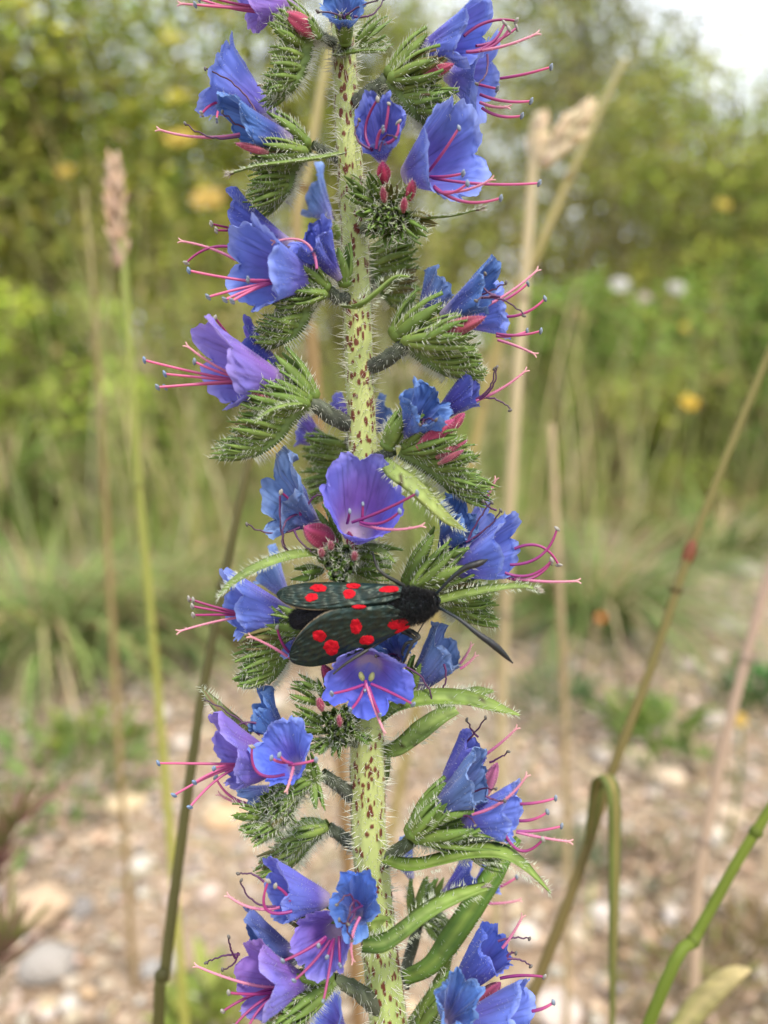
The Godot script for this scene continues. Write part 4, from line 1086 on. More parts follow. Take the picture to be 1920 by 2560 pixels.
func stone(px: float, py: float, w: float, h: float, c: Color, label: String, group := "larger stones lying in the shingle") -> void:
	var at := G(px, py + h * 0.25)
	var d := (at - cam_p).dot(-CZ)
	w *= 0.86
	h *= 0.86
	c = c.lerp(Color(0.46, 0.38, 0.31), 0.38) * 0.9
	var rw := w * 0.5 * d / F
	var rh := h * 0.5 * d / F
	var o := MeshInstance3D.new()
	o.name = numbered("pebble")
	var g := pebble_geo(px * 0.7 + py, 15, 22)
	var b := Basis.from_euler(Vector3(rf(-0.12, 0.12), rf(-0.3, 0.3), rf(-0.2, 0.2))) * Basis.from_scale(Vector3(rw, rh * 1.0, minf(rw, rh * 1.5)))
	for i in g.v.size():
		g.v[i] = b * g.v[i]
		g.c[i] = (g.c[i] * c).clamp()
	o.mesh = g.done(M.stone)
	o.position = at + Vector3(0, rh * 0.45, 0)
	add_child(o, true)
	tag(o, label, "pebble", group)

func build_stones() -> void:
	stone(93, 2262, 200, 108, Color(0.500, 0.340, 0.200), "large smooth tan pebble at the lower left edge beside the slate stone")
	stone(203, 2268, 74, 54, Color(0.110, 0.120, 0.140), "slate blue-grey pebble touching the large tan pebble")
	stone(122, 2400, 165, 92, Color(0.25, 0.245, 0.24), "long pale grey pebble lying below the large tan pebble")
	stone(174, 2508, 56, 56, Color(0.608, 0.570, 0.525), "bright white round pebble near the lower left corner")
	stone(318, 2006, 112, 58, Color(0.680, 0.520, 0.300), "flat cream pebble between the pale green stem and the left weeds")
	stone(570, 2040, 128, 62, Color(0.580, 0.360, 0.170), "flat orange-tan stone behind the blue tipped stamens")
	stone(350, 2162, 56, 56, Color(0.593, 0.548, 0.497), "white pebble just left of the dark olive grass stem")
	stone(382, 2420, 62, 48, Color(0.220, 0.240, 0.260), "dark blue-grey pebble at the foot of the dark olive grass stem")
	stone(411, 1785, 38, 56, Color(0.624, 0.585, 0.539), "small upright white stone beside the pale green stem")
	stone(452, 1856, 60, 36, Color(0.600, 0.520, 0.460), "slanting pale stone beside the small upright white one")
	stone(12, 2340, 66, 60, Color(0.562, 0.511, 0.462), "white pebble cut by the left edge above the long grey one")
	stone(478, 2500, 40, 40, Color(0.562, 0.518, 0.490), "small white pebble right of the dark olive stem's foot")
	stone(524, 2230, 70, 56, Color(0.550, 0.420, 0.360), "pinkish pebble left of the lowest left blue flowers")
	stone(1592, 1580, 52, 68, Color(0.620, 0.530, 0.460), "rounded pinkish-white stone in the gravel beside the slanting green stem")
	stone(1598, 1900, 112, 66, Color(0.660, 0.520, 0.340), "cream pebble behind the bend of the folded leaf")
	stone(1672, 1940, 92, 60, Color(0.600, 0.460, 0.330), "tan pebble right of the cream one by the folded leaf")
	stone(1506, 1888, 48, 44, Color(0.577, 0.518, 0.462), "white pebble touching the tip of the folded leaf")
	stone(1500, 2280, 62, 60, Color(0.593, 0.533, 0.504), "white pebble beside the hanging end of the folded leaf")
	stone(1824, 2032, 84, 62, Color(0.600, 0.450, 0.310), "tan pebble left of the bright green stem")
	stone(1785, 2082, 66, 40, Color(0.660, 0.570, 0.460), "pale flat pebble against the pale dry stem")
	stone(1680, 2282, 50, 46, Color(0.515, 0.459, 0.420), "pale grey pebble left of the bright green stem's middle")
	stone(1454, 2052, 46, 52, Color(0.593, 0.540, 0.483), "white upright pebble left of the folded leaf's stem")
	stone(1864, 1424, 84, 56, Color(0.468, 0.422, 0.378), "pale stone lying behind the arching grass at the right")
	stone(1794, 1640, 58, 36, Color(0.515, 0.466, 0.406), "pale stone behind the dry pinkish stem")
	stone(1720, 1662, 56, 40, Color(0.640, 0.540, 0.460), "pinkish stone left of the dry pinkish stem")
	stone(1790, 1796, 50, 36, Color(0.577, 0.525, 0.483), "white stone crossed by the dry pinkish stem")
	stone(1790, 1560, 190, 46, Color(0.360, 0.330, 0.300), "long grey driftwood-like stone at the edge of the grass")
	stone(1400, 1062, 74, 40, Color(0.60, 0.55, 0.50), "far pale stone behind the straw stalk, at the foot of the bushes")
	stone(1560, 1085, 90, 44, Color(0.60, 0.50, 0.42), "far pinkish stone right of the straw stalk at the foot of the bushes")
	stone(1705, 1078, 60, 34, Color(0.58, 0.54, 0.50), "far pale stone just below the bright yellow flower")
	stone(1500, 1190, 70, 36, Color(0.56, 0.50, 0.44), "pale stone between the thin buff stalk and the slanting olive stalk")
	stone(690, 1760, 58, 62, Color(0.562, 0.488, 0.420), "round white pebble between the left flowers and the stem")
	stone(1385, 2030, 40, 50, Color(0.577, 0.511, 0.448), "white pebble behind the right-hand pink stamens")
	stone(1310, 2330, 80, 66, Color(0.624, 0.570, 0.518), "white pebble above the lowest right blue flower")
	stone(1440, 2340, 52, 66, Color(0.580, 0.470, 0.340), "upright tan pebble behind the slanting olive stem")
	stone(1395, 2520, 130, 90, Color(0.620, 0.520, 0.480), "pinkish stone at the bottom edge right of the lowest flower")
	var used := {}
	for i in 90:
		var px := rf(0, 1920)
		var py := rf(1740, 2550)
		var k := lerpf(0.45, 1.0, (py - 1650.0) / 900.0)
		var kind := i % 9
		var across: String = ["close to the left edge", "left of the dark olive stalk", "left of the spotted stem", "right of the spotted stem", "around the folded grass leaf", "towards the right edge"][mini(int(px / 320.0), 5)]
		var down: String = ["at the back of the shingle", "half way down the shingle", "near the bottom edge"][mini(int((py - 1740.0) / 270.0), 2)]
		var label := "small %s pebble %s, %s" % [["tan", "buff", "brown", "pale", "whitish", "ochre", "greyish", "sandy", "pinkish"][kind], down, across]
		var size := Vector2(rf(28, 62) * k, rf(22, 44) * k)
		var col := vary(TAN[kind], 0.2)
		if used.has(label): continue
		used[label] = true
		stone(px, py, size.x, size.y, col, label, "small pebbles in the shingle")

# a grass stalk through points [x, y, depth]; returns the thing. w = widths in photograph pixels
func stalk(called: String, label: String, cat: String, pts: Array, w0: float, w1: float, c0: Color, c1: Color) -> Node3D:
	var p := PackedVector3Array()
	for q in pts: p.append(PD(q[0], q[1], q[2]))
	var last := p[p.size() - 1]
	var dirv := (last - p[p.size() - 2]).normalized()
	if last.y > 0.02:
		var foot := Vector3(last.x + dirv.x * last.y * 0.5, 0.0, last.z + dirv.z * last.y * 0.3)
		p.append(last.lerp(foot, 0.5) + Vector3(dirv.x, 0, 0) * 0.01)
		p.append(foot)
	var base := p[p.size() - 1]
	var o := thing(called, base, label, cat)
	var g := Geo.new()
	var d0: float = pts[0][2]
	tube(g, cr(p, 40), [w0 * 0.5 * d0 / F, lerpf(w0, w1, 0.4) * 0.5 * d0 / F, w1 * 0.5 * d0 / F, w1 * 0.55 * d0 / F], 12, c0, c1, 0.05, 0.2)
	obj("culm", g, M.grass, o)
	var cp := cr(p, 40)
	for k in [rng.randi_range(8, 14), rng.randi_range(20, 28)]:   # the joints of the stalk, each with the mouth of a sheath
		var rr := w1 * 0.5 * d0 / F
		var t: Vector3 = (cp[k + 1] - cp[k - 1]).normalized()
		var jg := Geo.new()
		tube(jg, PackedVector3Array([cp[k] - t * rr * 0.9, cp[k] - t * rr * 0.4, cp[k], cp[k] + t * rr * 0.4, cp[k] + t * rr * 1.0]), [rr * 0.85, rr * 1.08, rr * 1.18, rr * 1.08, rr * 0.8], 12, c0 * 0.72, c1 * 0.7, 0.1, 0.3)
		obj("stalk_joint", jg, M.grass, o)
	return o

func seed_head(o: Node3D, a: Array, b: Array, w: float, c: Color, n := 130) -> void:
	var p := PD(a[0], a[1], a[2])
	var q := PD(b[0], b[1], b[2])
	var ax := (q - p).normalized()
	var g := Geo.new()
	var r := w * 0.5 * float(a[2]) / F
	for i in n:
		var t := rng.randf()
		var d := perp(Vector3(rf(-1, 1), rf(-1, 1), rf(-1, 1)), ax)
		var k := r * (0.35 + 0.65 * sin(PI * clampf(t * 0.9 + 0.08, 0, 1)))
		var at := p.lerp(q, t) + d * k * rf(0.2, 0.9)
		var dd := (ax + d * rf(0.15, 0.5)).normalized()
		ball(g, at, dd, r * rf(0.5, 0.9), r * rf(0.15, 0.26), vary(c, 0.25), vary(c * 1.15, 0.25), 5, 6)
	obj("seed_head", g, M.grass, o)

func leaf_on(o: Node3D, pts: Array, w: Array, n: Vector3, c0: Color, c1: Color, cm: Color) -> void:
	var p := PackedVector3Array()
	for q in pts: p.append(PD(q[0], q[1], q[2]))
	var g := Geo.new()
	var ww := []
	for x in w: ww.append(x * float(pts[0][2]) / F)
	blade(g, cr(p, 24), ww, (cam_b * n).normalized(), 0.18, 0.00018, c0, c1, cm)
	obj("leaf_blade", g, M.grass, o)

func build_stalks() -> void:
	var olive := Color(0.13, 0.12, 0.035)
	var o := stalk("grass_stalk", "dark olive grass stem rising behind the left flowers", "grass stalk", [[640, 1060, 0.165], [612, 1200, 0.165], [560, 1450, 0.165], [505, 1740, 0.162], [455, 2090, 0.158], [412, 2430, 0.155], [395, 2600, 0.155]], 20, 27, Color(0.16, 0.145, 0.06), olive)
	o = stalk("grass_stalk", "pale yellow-green stem with a pinkish seed head left of the plant", "grass stalk", [[300, 600, 0.26], [312, 700, 0.26], [330, 960, 0.26], [350, 1250, 0.265], [372, 1480, 0.27], [400, 1790, 0.28], [428, 2120, 0.29]], 19, 22, Color(0.26, 0.31, 0.09), Color(0.50, 0.47, 0.12))
	seed_head(o, [298, 660, 0.26], [283, 395, 0.26], 58, Color(0.50, 0.36, 0.26))
	o = stalk("grass_stalk", "thin brownish stem beside the pinkish seed head", "grass stalk", [[212, 470, 0.40], [218, 560, 0.40], [232, 700, 0.40], [250, 1000, 0.42], [268, 1330, 0.44]], 8, 17, Color(0.40, 0.36, 0.18), Color(0.36, 0.25, 0.12))
	o = stalk("grass_stalk", "olive brown stem with a reddish node slanting across the right", "grass stalk", [[1990, 720, 0.20], [1915, 900, 0.20], [1812, 1150, 0.195], [1722, 1385, 0.19], [1630, 1660, 0.185], [1530, 1930, 0.18], [1440, 2200, 0.178], [1335, 2480, 0.175], [1290, 2620, 0.175]], 17, 24, Color(0.21, 0.19, 0.06), Color(0.17, 0.115, 0.05))
	var ng := Geo.new()
	ball(ng, PD(1722, 1385, 0.19), (PD(1722, 1385, 0.19) - PD(1740, 1330, 0.19)).normalized(), 0.0036, 0.0015, Color(0.20, 0.065, 0.04), Color(0.25, 0.10, 0.05), 9, 12)
	obj("stem_node", ng, M.grass, o)
	leaf_on(o, [[1470, 2110, 0.178], [1482, 2030, 0.177], [1495, 1955, 0.176], [1515, 1938, 0.172], [1538, 1990, 0.170], [1540, 2150, 0.170], [1536, 2350, 0.172], [1532, 2590, 0.175]], [26, 34, 42, 50, 50, 44, 34, 18], Vector3(0.25, 0.1, 1), Color(0.13, 0.16, 0.04), Color(0.14, 0.20, 0.05), Color(0.36, 0.24, 0.10))
	o = stalk("grass_stalk", "pale straw stem with a fluffy seed head right of the plant", "grass stalk", [[1338, 330, 0.30], [1325, 520, 0.30], [1305, 800, 0.30], [1285, 1080, 0.30], [1268, 1400, 0.31], [1255, 1720, 0.33]], 24, 30, Color(0.52, 0.44, 0.29), Color(0.56, 0.46, 0.29))
	seed_head(o, [1338, 400, 0.30], [1352, 300, 0.30], 62, Color(0.64, 0.53, 0.38), 80)
	seed_head(o, [1370, 400, 0.30], [1475, 265, 0.30], 70, Color(0.66, 0.55, 0.40), 130)
	o = stalk("grass_stalk", "tan grass stem leaning right behind the fluffy seed head", "grass stalk", [[1560, 150, 0.33], [1470, 340, 0.33], [1390, 520, 0.33], [1330, 660, 0.33], [1240, 880, 0.34]], 16, 26, Color(0.40, 0.36, 0.18), Color(0.46, 0.36, 0.14))
	o = stalk("grass_stalk", "pinkish dry stem at the right edge crossing the gravel", "grass stalk", [[1990, 1240, 0.24], [1920, 1450, 0.24], [1850, 1700, 0.24], [1790, 1960, 0.24], [1745, 2220, 0.24], [1728, 2600, 0.24]], 24, 28, Color(0.44, 0.32, 0.26), Color(0.54, 0.42, 0.30))
	o = stalk("grass_stalk", "bright green stem at the lower right corner", "grass stalk", [[2010, 1880, 0.15], [1920, 2030, 0.15], [1840, 2160, 0.15], [1740, 2340, 0.15], [1610, 2590, 0.148]], 22, 29, Color(0.19, 0.24, 0.035), Color(0.14, 0.20, 0.03))
	o = stalk("grass_stalk", "thin buff stem standing in the grass right of the straw stem", "grass stalk", [[1378, 1060, 0.36], [1390, 1300, 0.36], [1402, 1550, 0.37], [1412, 1800, 0.40]], 16, 20, Color(0.50, 0.40, 0.26), Color(0.52, 0.41, 0.25))
	o = stalk("grass_stalk", "tan stem passing behind the spotted stem on the left", "grass stalk", [[838, 60, 0.24], [800, 240, 0.24], [770, 420, 0.24], [742, 560, 0.24], [768, 800, 0.245], [790, 1000, 0.25]], 22, 34, Color(0.42, 0.38, 0.18), Color(0.30, 0.17, 0.08))
	var dry := thing("dry_leaf", PD(1690, 2620, 0.19) * Vector3(1, 0, 1), "folded straw-coloured dry leaf at the bottom right edge", "leaf")
	leaf_on(dry, [[1640, 2720, 0.19], [1700, 2580, 0.19], [1760, 2500, 0.188], [1830, 2440, 0.186], [1876, 2424, 0.186]], [46, 56, 60, 46, 8], Vector3(-0.3, 0.6, 0.7), Color(0.30, 0.32, 0.10), Color(0.56, 0.45, 0.24), Color(0.5, 0.42, 0.22))
	var dg := Geo.new()
	tube(dg, cr(PackedVector3Array([PD(1640, 2720, 0.19), PD(1600, 2850, 0.19) * Vector3(1, 0.6, 1), dry.position]), 12), [0.0012, 0.001], 8, Color(0.3, 0.3, 0.1), Color(0.3, 0.25, 0.1))
	obj("leaf_stalk", dg, M.grass, dry)

# bush of many small leaves: top at photograph row ty, middle column px, standing dist metres off, pw pixels wide
func bush(called: String, label: String, cat: String, px: float, ty: float, dist: float, pw: float, c: Color, leaf_l: float, leaf_w: float, n: int, straw := 0.1, airy := 0.0) -> void:
	var x := (px - 960.0) / F * dist
	var top := PD(px, ty, dist).y
	var w := pw / F * dist
	var base := Vector3(x, 0, PD(px, 1280, dist).z)
	var o := thing(called, base, label, cat, "bushes and tall growth behind the plant" if cat == "bush" else "")
	var g := Geo.new()
	for i in 7:
		var a := rf(0, TAU)
		var tip := base + Vector3(cos(a) * w * 0.3, top * rf(0.5, 0.9), sin(a) * w * 0.2)
		tube(g, bez(base + Vector3(cos(a), 0, sin(a)) * 0.02, base + Vector3(cos(a) * w * 0.1, top * 0.4, 0), tip, 8), [0.012 * top, 0.003 * top], 7, Color(0.10, 0.075, 0.05), Color(0.13, 0.11, 0.06))
	obj("trunk", g, M.bark, o)
	var xf := []
	var cols := []
	var lumps := []
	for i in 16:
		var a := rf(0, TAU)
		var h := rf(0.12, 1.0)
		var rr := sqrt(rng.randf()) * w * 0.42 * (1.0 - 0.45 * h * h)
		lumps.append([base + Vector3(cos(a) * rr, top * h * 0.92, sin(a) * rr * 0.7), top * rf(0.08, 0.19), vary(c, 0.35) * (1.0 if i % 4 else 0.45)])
	for i in n:
		var l: Array = lumps[rng.randi() % lumps.size()]
		var d := Vector3(rf(-1, 1), rf(-1, 1), rf(-1, 1))
		d = d.normalized() * pow(rng.randf(), 0.25)
		var at: Vector3 = l[0] + d * l[1] * Vector3(1.35, 1, 1.1) * (1.0 + airy)
		if at.y < 0.01: at.y = rf(0.01, 0.1)
		var nn := (d * 0.8 + Vector3(0, 0.85, 0.25) + Vector3(rf(-1, 1), rf(-1, 1), rf(-1, 1)) * 0.6).normalized()
		var y := perp(Vector3(rf(-1, 1), rf(-0.6, 1.2), rf(-1, 1)), nn)
		var t := facing(nn, y, Vector3.ONE * leaf_l * rf(0.6, 1.4))
		t.origin = at
		xf.append(t)
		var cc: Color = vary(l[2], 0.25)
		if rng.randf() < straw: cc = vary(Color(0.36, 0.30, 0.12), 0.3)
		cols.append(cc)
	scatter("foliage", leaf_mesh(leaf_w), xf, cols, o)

func tussock(label: String, px: float, py: float, h: float, n: int, c: Color, c2: Color, spread := 1.0) -> void:
	var at := G(px, py)
	var o := thing("grass_tussock", at, label, "grass tussock", "tussocks at the edge of the shingle")
	for v in 2:
		var xf := []
		var cols := []
		for i in n / 2:
			var a := rf(0, TAU)
			var r := sqrt(rng.randf()) * 0.05 * spread
			var t := Transform3D(Basis(Vector3.UP, a) * Basis(Vector3.RIGHT, rf(0.05, 0.7) * spread) * Basis.from_scale(Vector3(1, 1, 1) * h * rf(0.5, 1.15)), at + Vector3(sin(a) * r, 0, cos(a) * r))
			xf.append(t)
			cols.append(vary(c if rng.randf() < 0.7 else c2, 0.3))
		scatter("blades", M.blade_mesh[v + 1], xf, cols, o)

func weed(called: String, label: String, px: float, py: float, w: float, h: float, n: int, c: Color, leaf_l: float, leaf_w := 0.4, c2 := Color(0, 0, 0, 0)) -> void:
	var at := G(px, py)
	var d := (at - cam_p).dot(-CZ)
	var rw := w * 0.5 * d / F
	var rh := h * d / F
	var o := thing(called, at, label, "weed")
	var g := Geo.new()
	for i in 9:
		var a := rf(0, TAU)
		tube(g, bez(at, at + Vector3(cos(a) * rw * 0.4, rh * 0.5, sin(a) * rw * 0.4), at + Vector3(cos(a) * rw * 0.9, rh * 0.7, sin(a) * rw * 0.9), 6), [0.0012, 0.0006], 6, c * 0.8, c)
	obj("stem", g, M.grass, o)
	var xf := []
	var cols := []
	for i in n:
		var a := rf(0, TAU)
		var r := sqrt(rng.randf()) * rw
		var y := Vector3(cos(a) * rf(0.2, 1), rf(0.1, 1.2), sin(a) * rf(0.2, 1)).normalized()
		var t := facing(perp(Vector3.UP + Vector3(rf(-0.6, 0.6), 0, rf(-0.6, 0.6)), y), y, Vector3.ONE * leaf_l * rf(0.6, 1.3))
		t.origin = at + Vector3(cos(a) * r, rf(0.0, 1.0) * rh * (1.0 - 0.5 * r / rw), sin(a) * r)
		xf.append(t)
		cols.append(vary(c2 if c2.a > 0.0 and rng.randf() < 0.35 else c, 0.3))
	scatter("foliage", leaf_mesh(leaf_w), xf, cols, o)

func yellow_flower(px: float, py: float, dist: float, w: float, c: Color, label: String, called := "yellow_flower") -> void:
	var at := PD(px, py, dist)
	var r := w * 0.42 * dist / F
	c = c * 0.78
	var base := Vector3(at.x + rf(-0.03, 0.03), 0, at.z + rf(-0.03, 0.03))
	var o := thing(called, base, label, "flower")
	var g := Geo.new()
	tube(g, bez(base, base.lerp(at, 0.5) + Vector3(0.01, 0, 0), at, 8), [0.0016, 0.0012], 6, Color(0.12, 0.17, 0.04), Color(0.14, 0.2, 0.05))
	obj("stem", g, M.grass, o)
	var h := Geo.new()
	var n := (CZ + CY * 0.7).normalized()
	for i in 12:
		var d := perp(CX, n).rotated(n, TAU * i / 12.0 + rf(-0.1, 0.1))
		var tip := at + d * r + n * r * rf(0.0, 0.3)
		blade(h, bez(at, at + d * r * 0.5 + n * r * 0.15, tip, 5), [r * 0.3, r * 0.5, r * 0.45, r * 0.1], n, 0.2, r * 0.03, vary(c, 0.1), vary(c, 0.1), c * 0.9)
	obj("petals", h, M.petal, o)
	var k := Geo.new()
	ball(k, at + n * r * 0.1, n, r * 0.25, r * 0.35, c * 0.7, c * 0.8, 7, 10, 0.2)
	obj("flower_centre", k, M.petal, o)

func build_growth() -> void:
	# rough grass covering the ground behind the shingle: nobody could count it
	var gr := Node3D.new()
	gr.name = "grass"
	add_child(gr, true)
	tag(gr, "rough green and straw-coloured grass behind the shingle", "grass", "", "stuff")
	for v in 3:
		var xf := []
		var cols := []
		for i in 17000:
			var z := -rf(0.92, 4.6)
			var x := rf(-1, 1) * (0.62 * absf(z) + 0.25) * (1.0 if i < 11000 else 2.2)
			var patch := nz.get_noise_2d(x * 55.0, z * 55.0)
			var edge := smoothstep(0.85, 1.5, -z + patch * 0.5 - (0.55 if x > 0.1 else 0.0))
			if rng.randf() > edge: continue
			var h := (0.09 + 0.15 * smoothstep(1.0, 3.0, -z)) * rf(0.4, 1.5)
			xf.append(Transform3D(Basis(Vector3.UP, rf(0, TAU)) * Basis(Vector3.RIGHT, rf(0.0, 0.6)) * Basis.from_scale(Vector3(1, 1, 1) * h), Vector3(x, 0, z)))
			var c := Color(0.35, 0.44, 0.10) if patch > -0.05 else Color(0.28, 0.36, 0.08)
			if rng.randf() < 0.45 + patch * 1.4: c = Color(0.46, 0.36, 0.18)
			cols.append(vary(c, 0.3))
		scatter("blades", M.blade_mesh[v], xf, cols, gr)
	for v in 2:
		var xf := []
		var cols := []
		for i in 2600:
			var z := -rf(1.1, 2.9)
			var x := rf(-1, 1) * (0.6 * absf(z) + 0.2)
			var pt := nz.get_noise_2d(x * 70.0 + 500.0, z * 70.0)
			if rng.randf() > 0.20 + pt * 2.4: continue
			var h := pow(rng.randf(), 1.5) * (0.72 if x < 0.1 else 0.55) + 0.18
			xf.append(Transform3D(Basis(Vector3.UP, rf(0, TAU)) * Basis(Vector3.RIGHT, rf(0.0, 0.35)) * Basis.from_scale(Vector3(rf(0.7, 1.4), h, h)), Vector3(x, 0, z)))
			cols.append(vary(Color(0.58, 0.50, 0.28) if rng.randf() < 0.5 else Color(0.40, 0.47, 0.13), 0.3))
		scatter("culms", M.culm_mesh[v], xf, cols, gr)
	for v in 2:
		var xf := []
		var cols := []
		for i in 700:
			var z := -rf(0.5, 1.25)
			var x := rf(-1, 1) * (0.6 * absf(z) + 0.1)
			if rng.randf() > 0.15 + 0.85 * smoothstep(0.5, 1.0, -z): continue
			xf.append(Transform3D(Basis(Vector3.UP, rf(0, TAU)) * Basis(Vector3.RIGHT, rf(0.0, 1.1)) * Basis.from_scale(Vector3(1, 1, 1) * rf(0.03, 0.11)), Vector3(x, 0, z)))
			cols.append(vary(Color(0.50, 0.42, 0.25) if rng.randf() < 0.5 else Color(0.27, 0.34, 0.11), 0.3))
		scatter("blades", M.blade_mesh[v + 1], xf, cols, gr)
	var lt := Node3D.new()
	lt.name = "dry_litter"
	add_child(lt, true)
	tag(lt, "short bits of dry straw and dead stem lying over the shingle", "litter", "", "stuff")
	var lx := []
	var lc := []
	for i in 1500:
		var z := -sqrt(rf(0.1, 2.4))
		var x := rf(-1, 1) * (0.6 * absf(z) + 0.1)
		var l := rf(0.008, 0.05)
		lx.append(Transform3D(Basis(Vector3.UP, rf(0, TAU)) * Basis(Vector3.RIGHT, PI / 2 + rf(-0.12, 0.05)) * Basis.from_scale(Vector3(rf(0.3, 0.9), l, l)), Vector3(x, rf(0.003, 0.009), z)))
		lc.append(vary(Color(0.46, 0.37, 0.23) if i % 3 else Color(0.20, 0.14, 0.09), 0.3))
	scatter("straw_bits", M.culm_mesh[1], lx, lc, lt)
	var fresh := Color(0.30, 0.40, 0.12)
	var straw := Color(0.50, 0.41, 0.22)
	tussock("arching pale green tussock at the left edge of the gravel", 120, 1640, 0.26, 330, fresh, straw, 1.2)
	tussock("wide green tussock left of the dark olive stem", 350, 1600, 0.24, 286, Color(0.22, 0.30, 0.10), straw, 1.3)
	tussock("straw-coloured tussock directly behind the left flowers", 560, 1590, 0.20, 242, straw, fresh, 1.2)
	tussock("arching pale green tussock right of the straw stem", 1480, 1560, 0.26, 330, Color(0.25, 0.35, 0.11), straw, 1.3)
	tussock("thin tussock at the right edge beyond the olive stem", 1800, 1400, 0.24, 198, Color(0.20, 0.29, 0.08), straw, 1.2)
	tussock("green tussock behind the moth's antennae", 1200, 1480, 0.26, 264, Color(0.22, 0.30, 0.08), straw, 1.1)
	tussock("tall thin tussock at the far left in the rough grass", 20, 1330, 0.42, 242, Color(0.24, 0.32, 0.08), straw, 0.9)
	tussock("tall tussock beyond the pinkish seed head", 420, 1300, 0.40, 242, Color(0.22, 0.31, 0.07), straw, 0.9)
	tussock("tussock showing right of the spotted stem near its middle", 1050, 1330, 0.36, 242, Color(0.22, 0.31, 0.08), straw, 0.9)
	tussock("bright tussock in front of the dark bushes on the right", 1650, 1240, 0.40, 264, Color(0.20, 0.30, 0.07), straw, 0.9)
	# low weeds on the shingle
	weed("low_weed", "bright green low weed spreading over the gravel at the left", 110, 1975, 520, 120, 90, Color(0.23, 0.32, 0.09), 0.026, 0.3)
	weed("low_weed", "yellow-green weed with fine leaves behind the cream pebble", 235, 1880, 200, 110, 70, Color(0.27, 0.34, 0.06), 0.02, 0.35)
	weed("low_weed", "bright green leafy weed between the two slanting right stems", 1640, 1880, 250, 130, 70, Color(0.24, 0.33, 0.08), 0.028, 0.35)
	weed("low_weed", "dark green feathery weed behind the straw stem's foot", 1380, 1780, 240, 120, 160, Color(0.10, 0.19, 0.06), 0.018, 0.18)
	weed("low_weed", "dark green weed at the right edge of the gravel", 1890, 1760, 160, 100, 80, Color(0.10, 0.22, 0.06), 0.022, 0.4)
	weed("low_weed", "yellow-green tuft at the bottom edge left of the plant", 520, 2560, 190, 110, 60, Color(0.38, 0.42, 0.10), 0.02, 0.4)
	weed("low_weed", "grey-green mossy weed behind the drooping right leaf", 1420, 2160, 190, 90, 110, Color(0.16, 0.22, 0.11), 0.010, 0.3)
	weed("low_weed", "brown mossy growth over the gravel at the lower right", 1720, 2470, 380, 70, 260, Color(0.24, 0.17, 0.08), 0.010, 0.25, Color(0.28, 0.28, 0.09))
	weed("low_weed", "reddish brown moss beside the dry pinkish stem", 1620, 2180, 260, 60, 200, Color(0.27, 0.18, 0.12), 0.008, 0.3, Color(0.22, 0.24, 0.09))
	weed("low_weed", "brown mossy growth at the right edge below the green stem", 1890, 2360, 200, 80, 160, Color(0.27, 0.19, 0.09), 0.010, 0.25, Color(0.30, 0.27, 0.10))
	weed("low_weed", "pale green weed patch on the far right shingle below the bushes", 1600, 1240, 380, 90, 150, Color(0.26, 0.36, 0.12), 0.04, 0.3)
	weed("low_weed", "yellow-green weed patch behind the straw stalk's middle", 1330, 1200, 260, 90, 110, Color(0.32, 0.37, 0.11), 0.035, 0.3)
	weed("low_weed", "small reddish weed patch under the mid green bush", 1480, 980, 240, 110, 130, Color(0.34, 0.20, 0.12), 0.035, 0.25, Color(0.28, 0.30, 0.10))
	weed("low_weed", "brown withered weed patch left of the pale green stalk", 150, 1180, 300, 120, 150, Color(0.36, 0.24, 0.16), 0.035, 0.25, Color(0.30, 0.32, 0.12))
	# sprigs with purplish tips at the left edge
	for s in [[-20, 2240, 30, 2070, "reddish-tipped sprig leaning in from the left edge", 11], [-40, 2460, 30, 2350, "dark green sprig at the left edge below the large tan pebble", 7]]:
		var a := PD(s[0] - 60, s[1] + 60, 0.30)
		var b := PD(s[2], s[3], 0.29)
		var foot := Vector3(a.x - 0.02, 0, a.z)
		var o := thing("sprig", foot, s[4], "sprig")
		var g := Geo.new()
		tube(g, cr(PackedVector3Array([foot, a, a.lerp(b, 0.5), b]), 16), [0.0013, 0.0008], 8, Color(0.16, 0.12, 0.05), Color(0.14, 0.15, 0.05))
		obj("stem", g, M.grass, o)
		var h := Geo.new()
		for i in 80:
			var q := rng.randf()
			var p := a.lerp(b, q * 1.02)
			var d := ((b - a).normalized() + Vector3(rf(-1, 1), rf(-0.3, 1.0), rf(-1, 1)) * 0.75).normalized()
			var l := rf(0.010, 0.026)
			var c: Color = Color(0.22, 0.22, 0.07) if i % int(s[5]) > 3 else Color(0.30, 0.16, 0.14)
			blade(h, bez(p, p + d * l * 0.5, p + d * l + Vector3(0, 0.003, 0), 5), [0.0012, 0.002, 0.0014, 0.0002], CZ, 0.3, 0.0002, vary(c, 0.2), vary(c.lerp(Color(0.36, 0.18, 0.20), 0.35 if int(s[5]) > 8 else 0.1), 0.2), c)
		tag(obj("leaves", h, M.grass, o), "", "", "", "stuff")
	# bushes, from near to far
	bush("bush", "yellow-green broom bush low on the left behind the seed head", "bush", 200, 760, 2.1, 620, Color(0.438, 0.529, 0.077), 0.033, 0.32, 6037, 0.28, 0.45)
	bush("bush", "olive bush with straw stems behind the left flowers", "bush", 620, 700, 2.2, 560, Color(0.413, 0.432, 0.077), 0.031, 0.29, 5175, 0.36, 0.45)
	bush("bush", "dark green bush at the right edge", "bush", 1880, 560, 2.2, 520, Color(0.212, 0.340, 0.056), 0.033, 0.34, 6037, 0.12, 0.45)
	bush("bush", "mid green bush low behind the straw stem", "bush", 1400, 760, 2.1, 560, Color(0.274, 0.384, 0.069), 0.031, 0.32, 5750, 0.16, 0.45)
	bush("bush", "low reddish-brown and green bush right of centre", "bush", 1640, 900, 1.9, 460, Color(0.358, 0.408, 0.077), 0.027, 0.29, 3736, 0.28, 0.45)
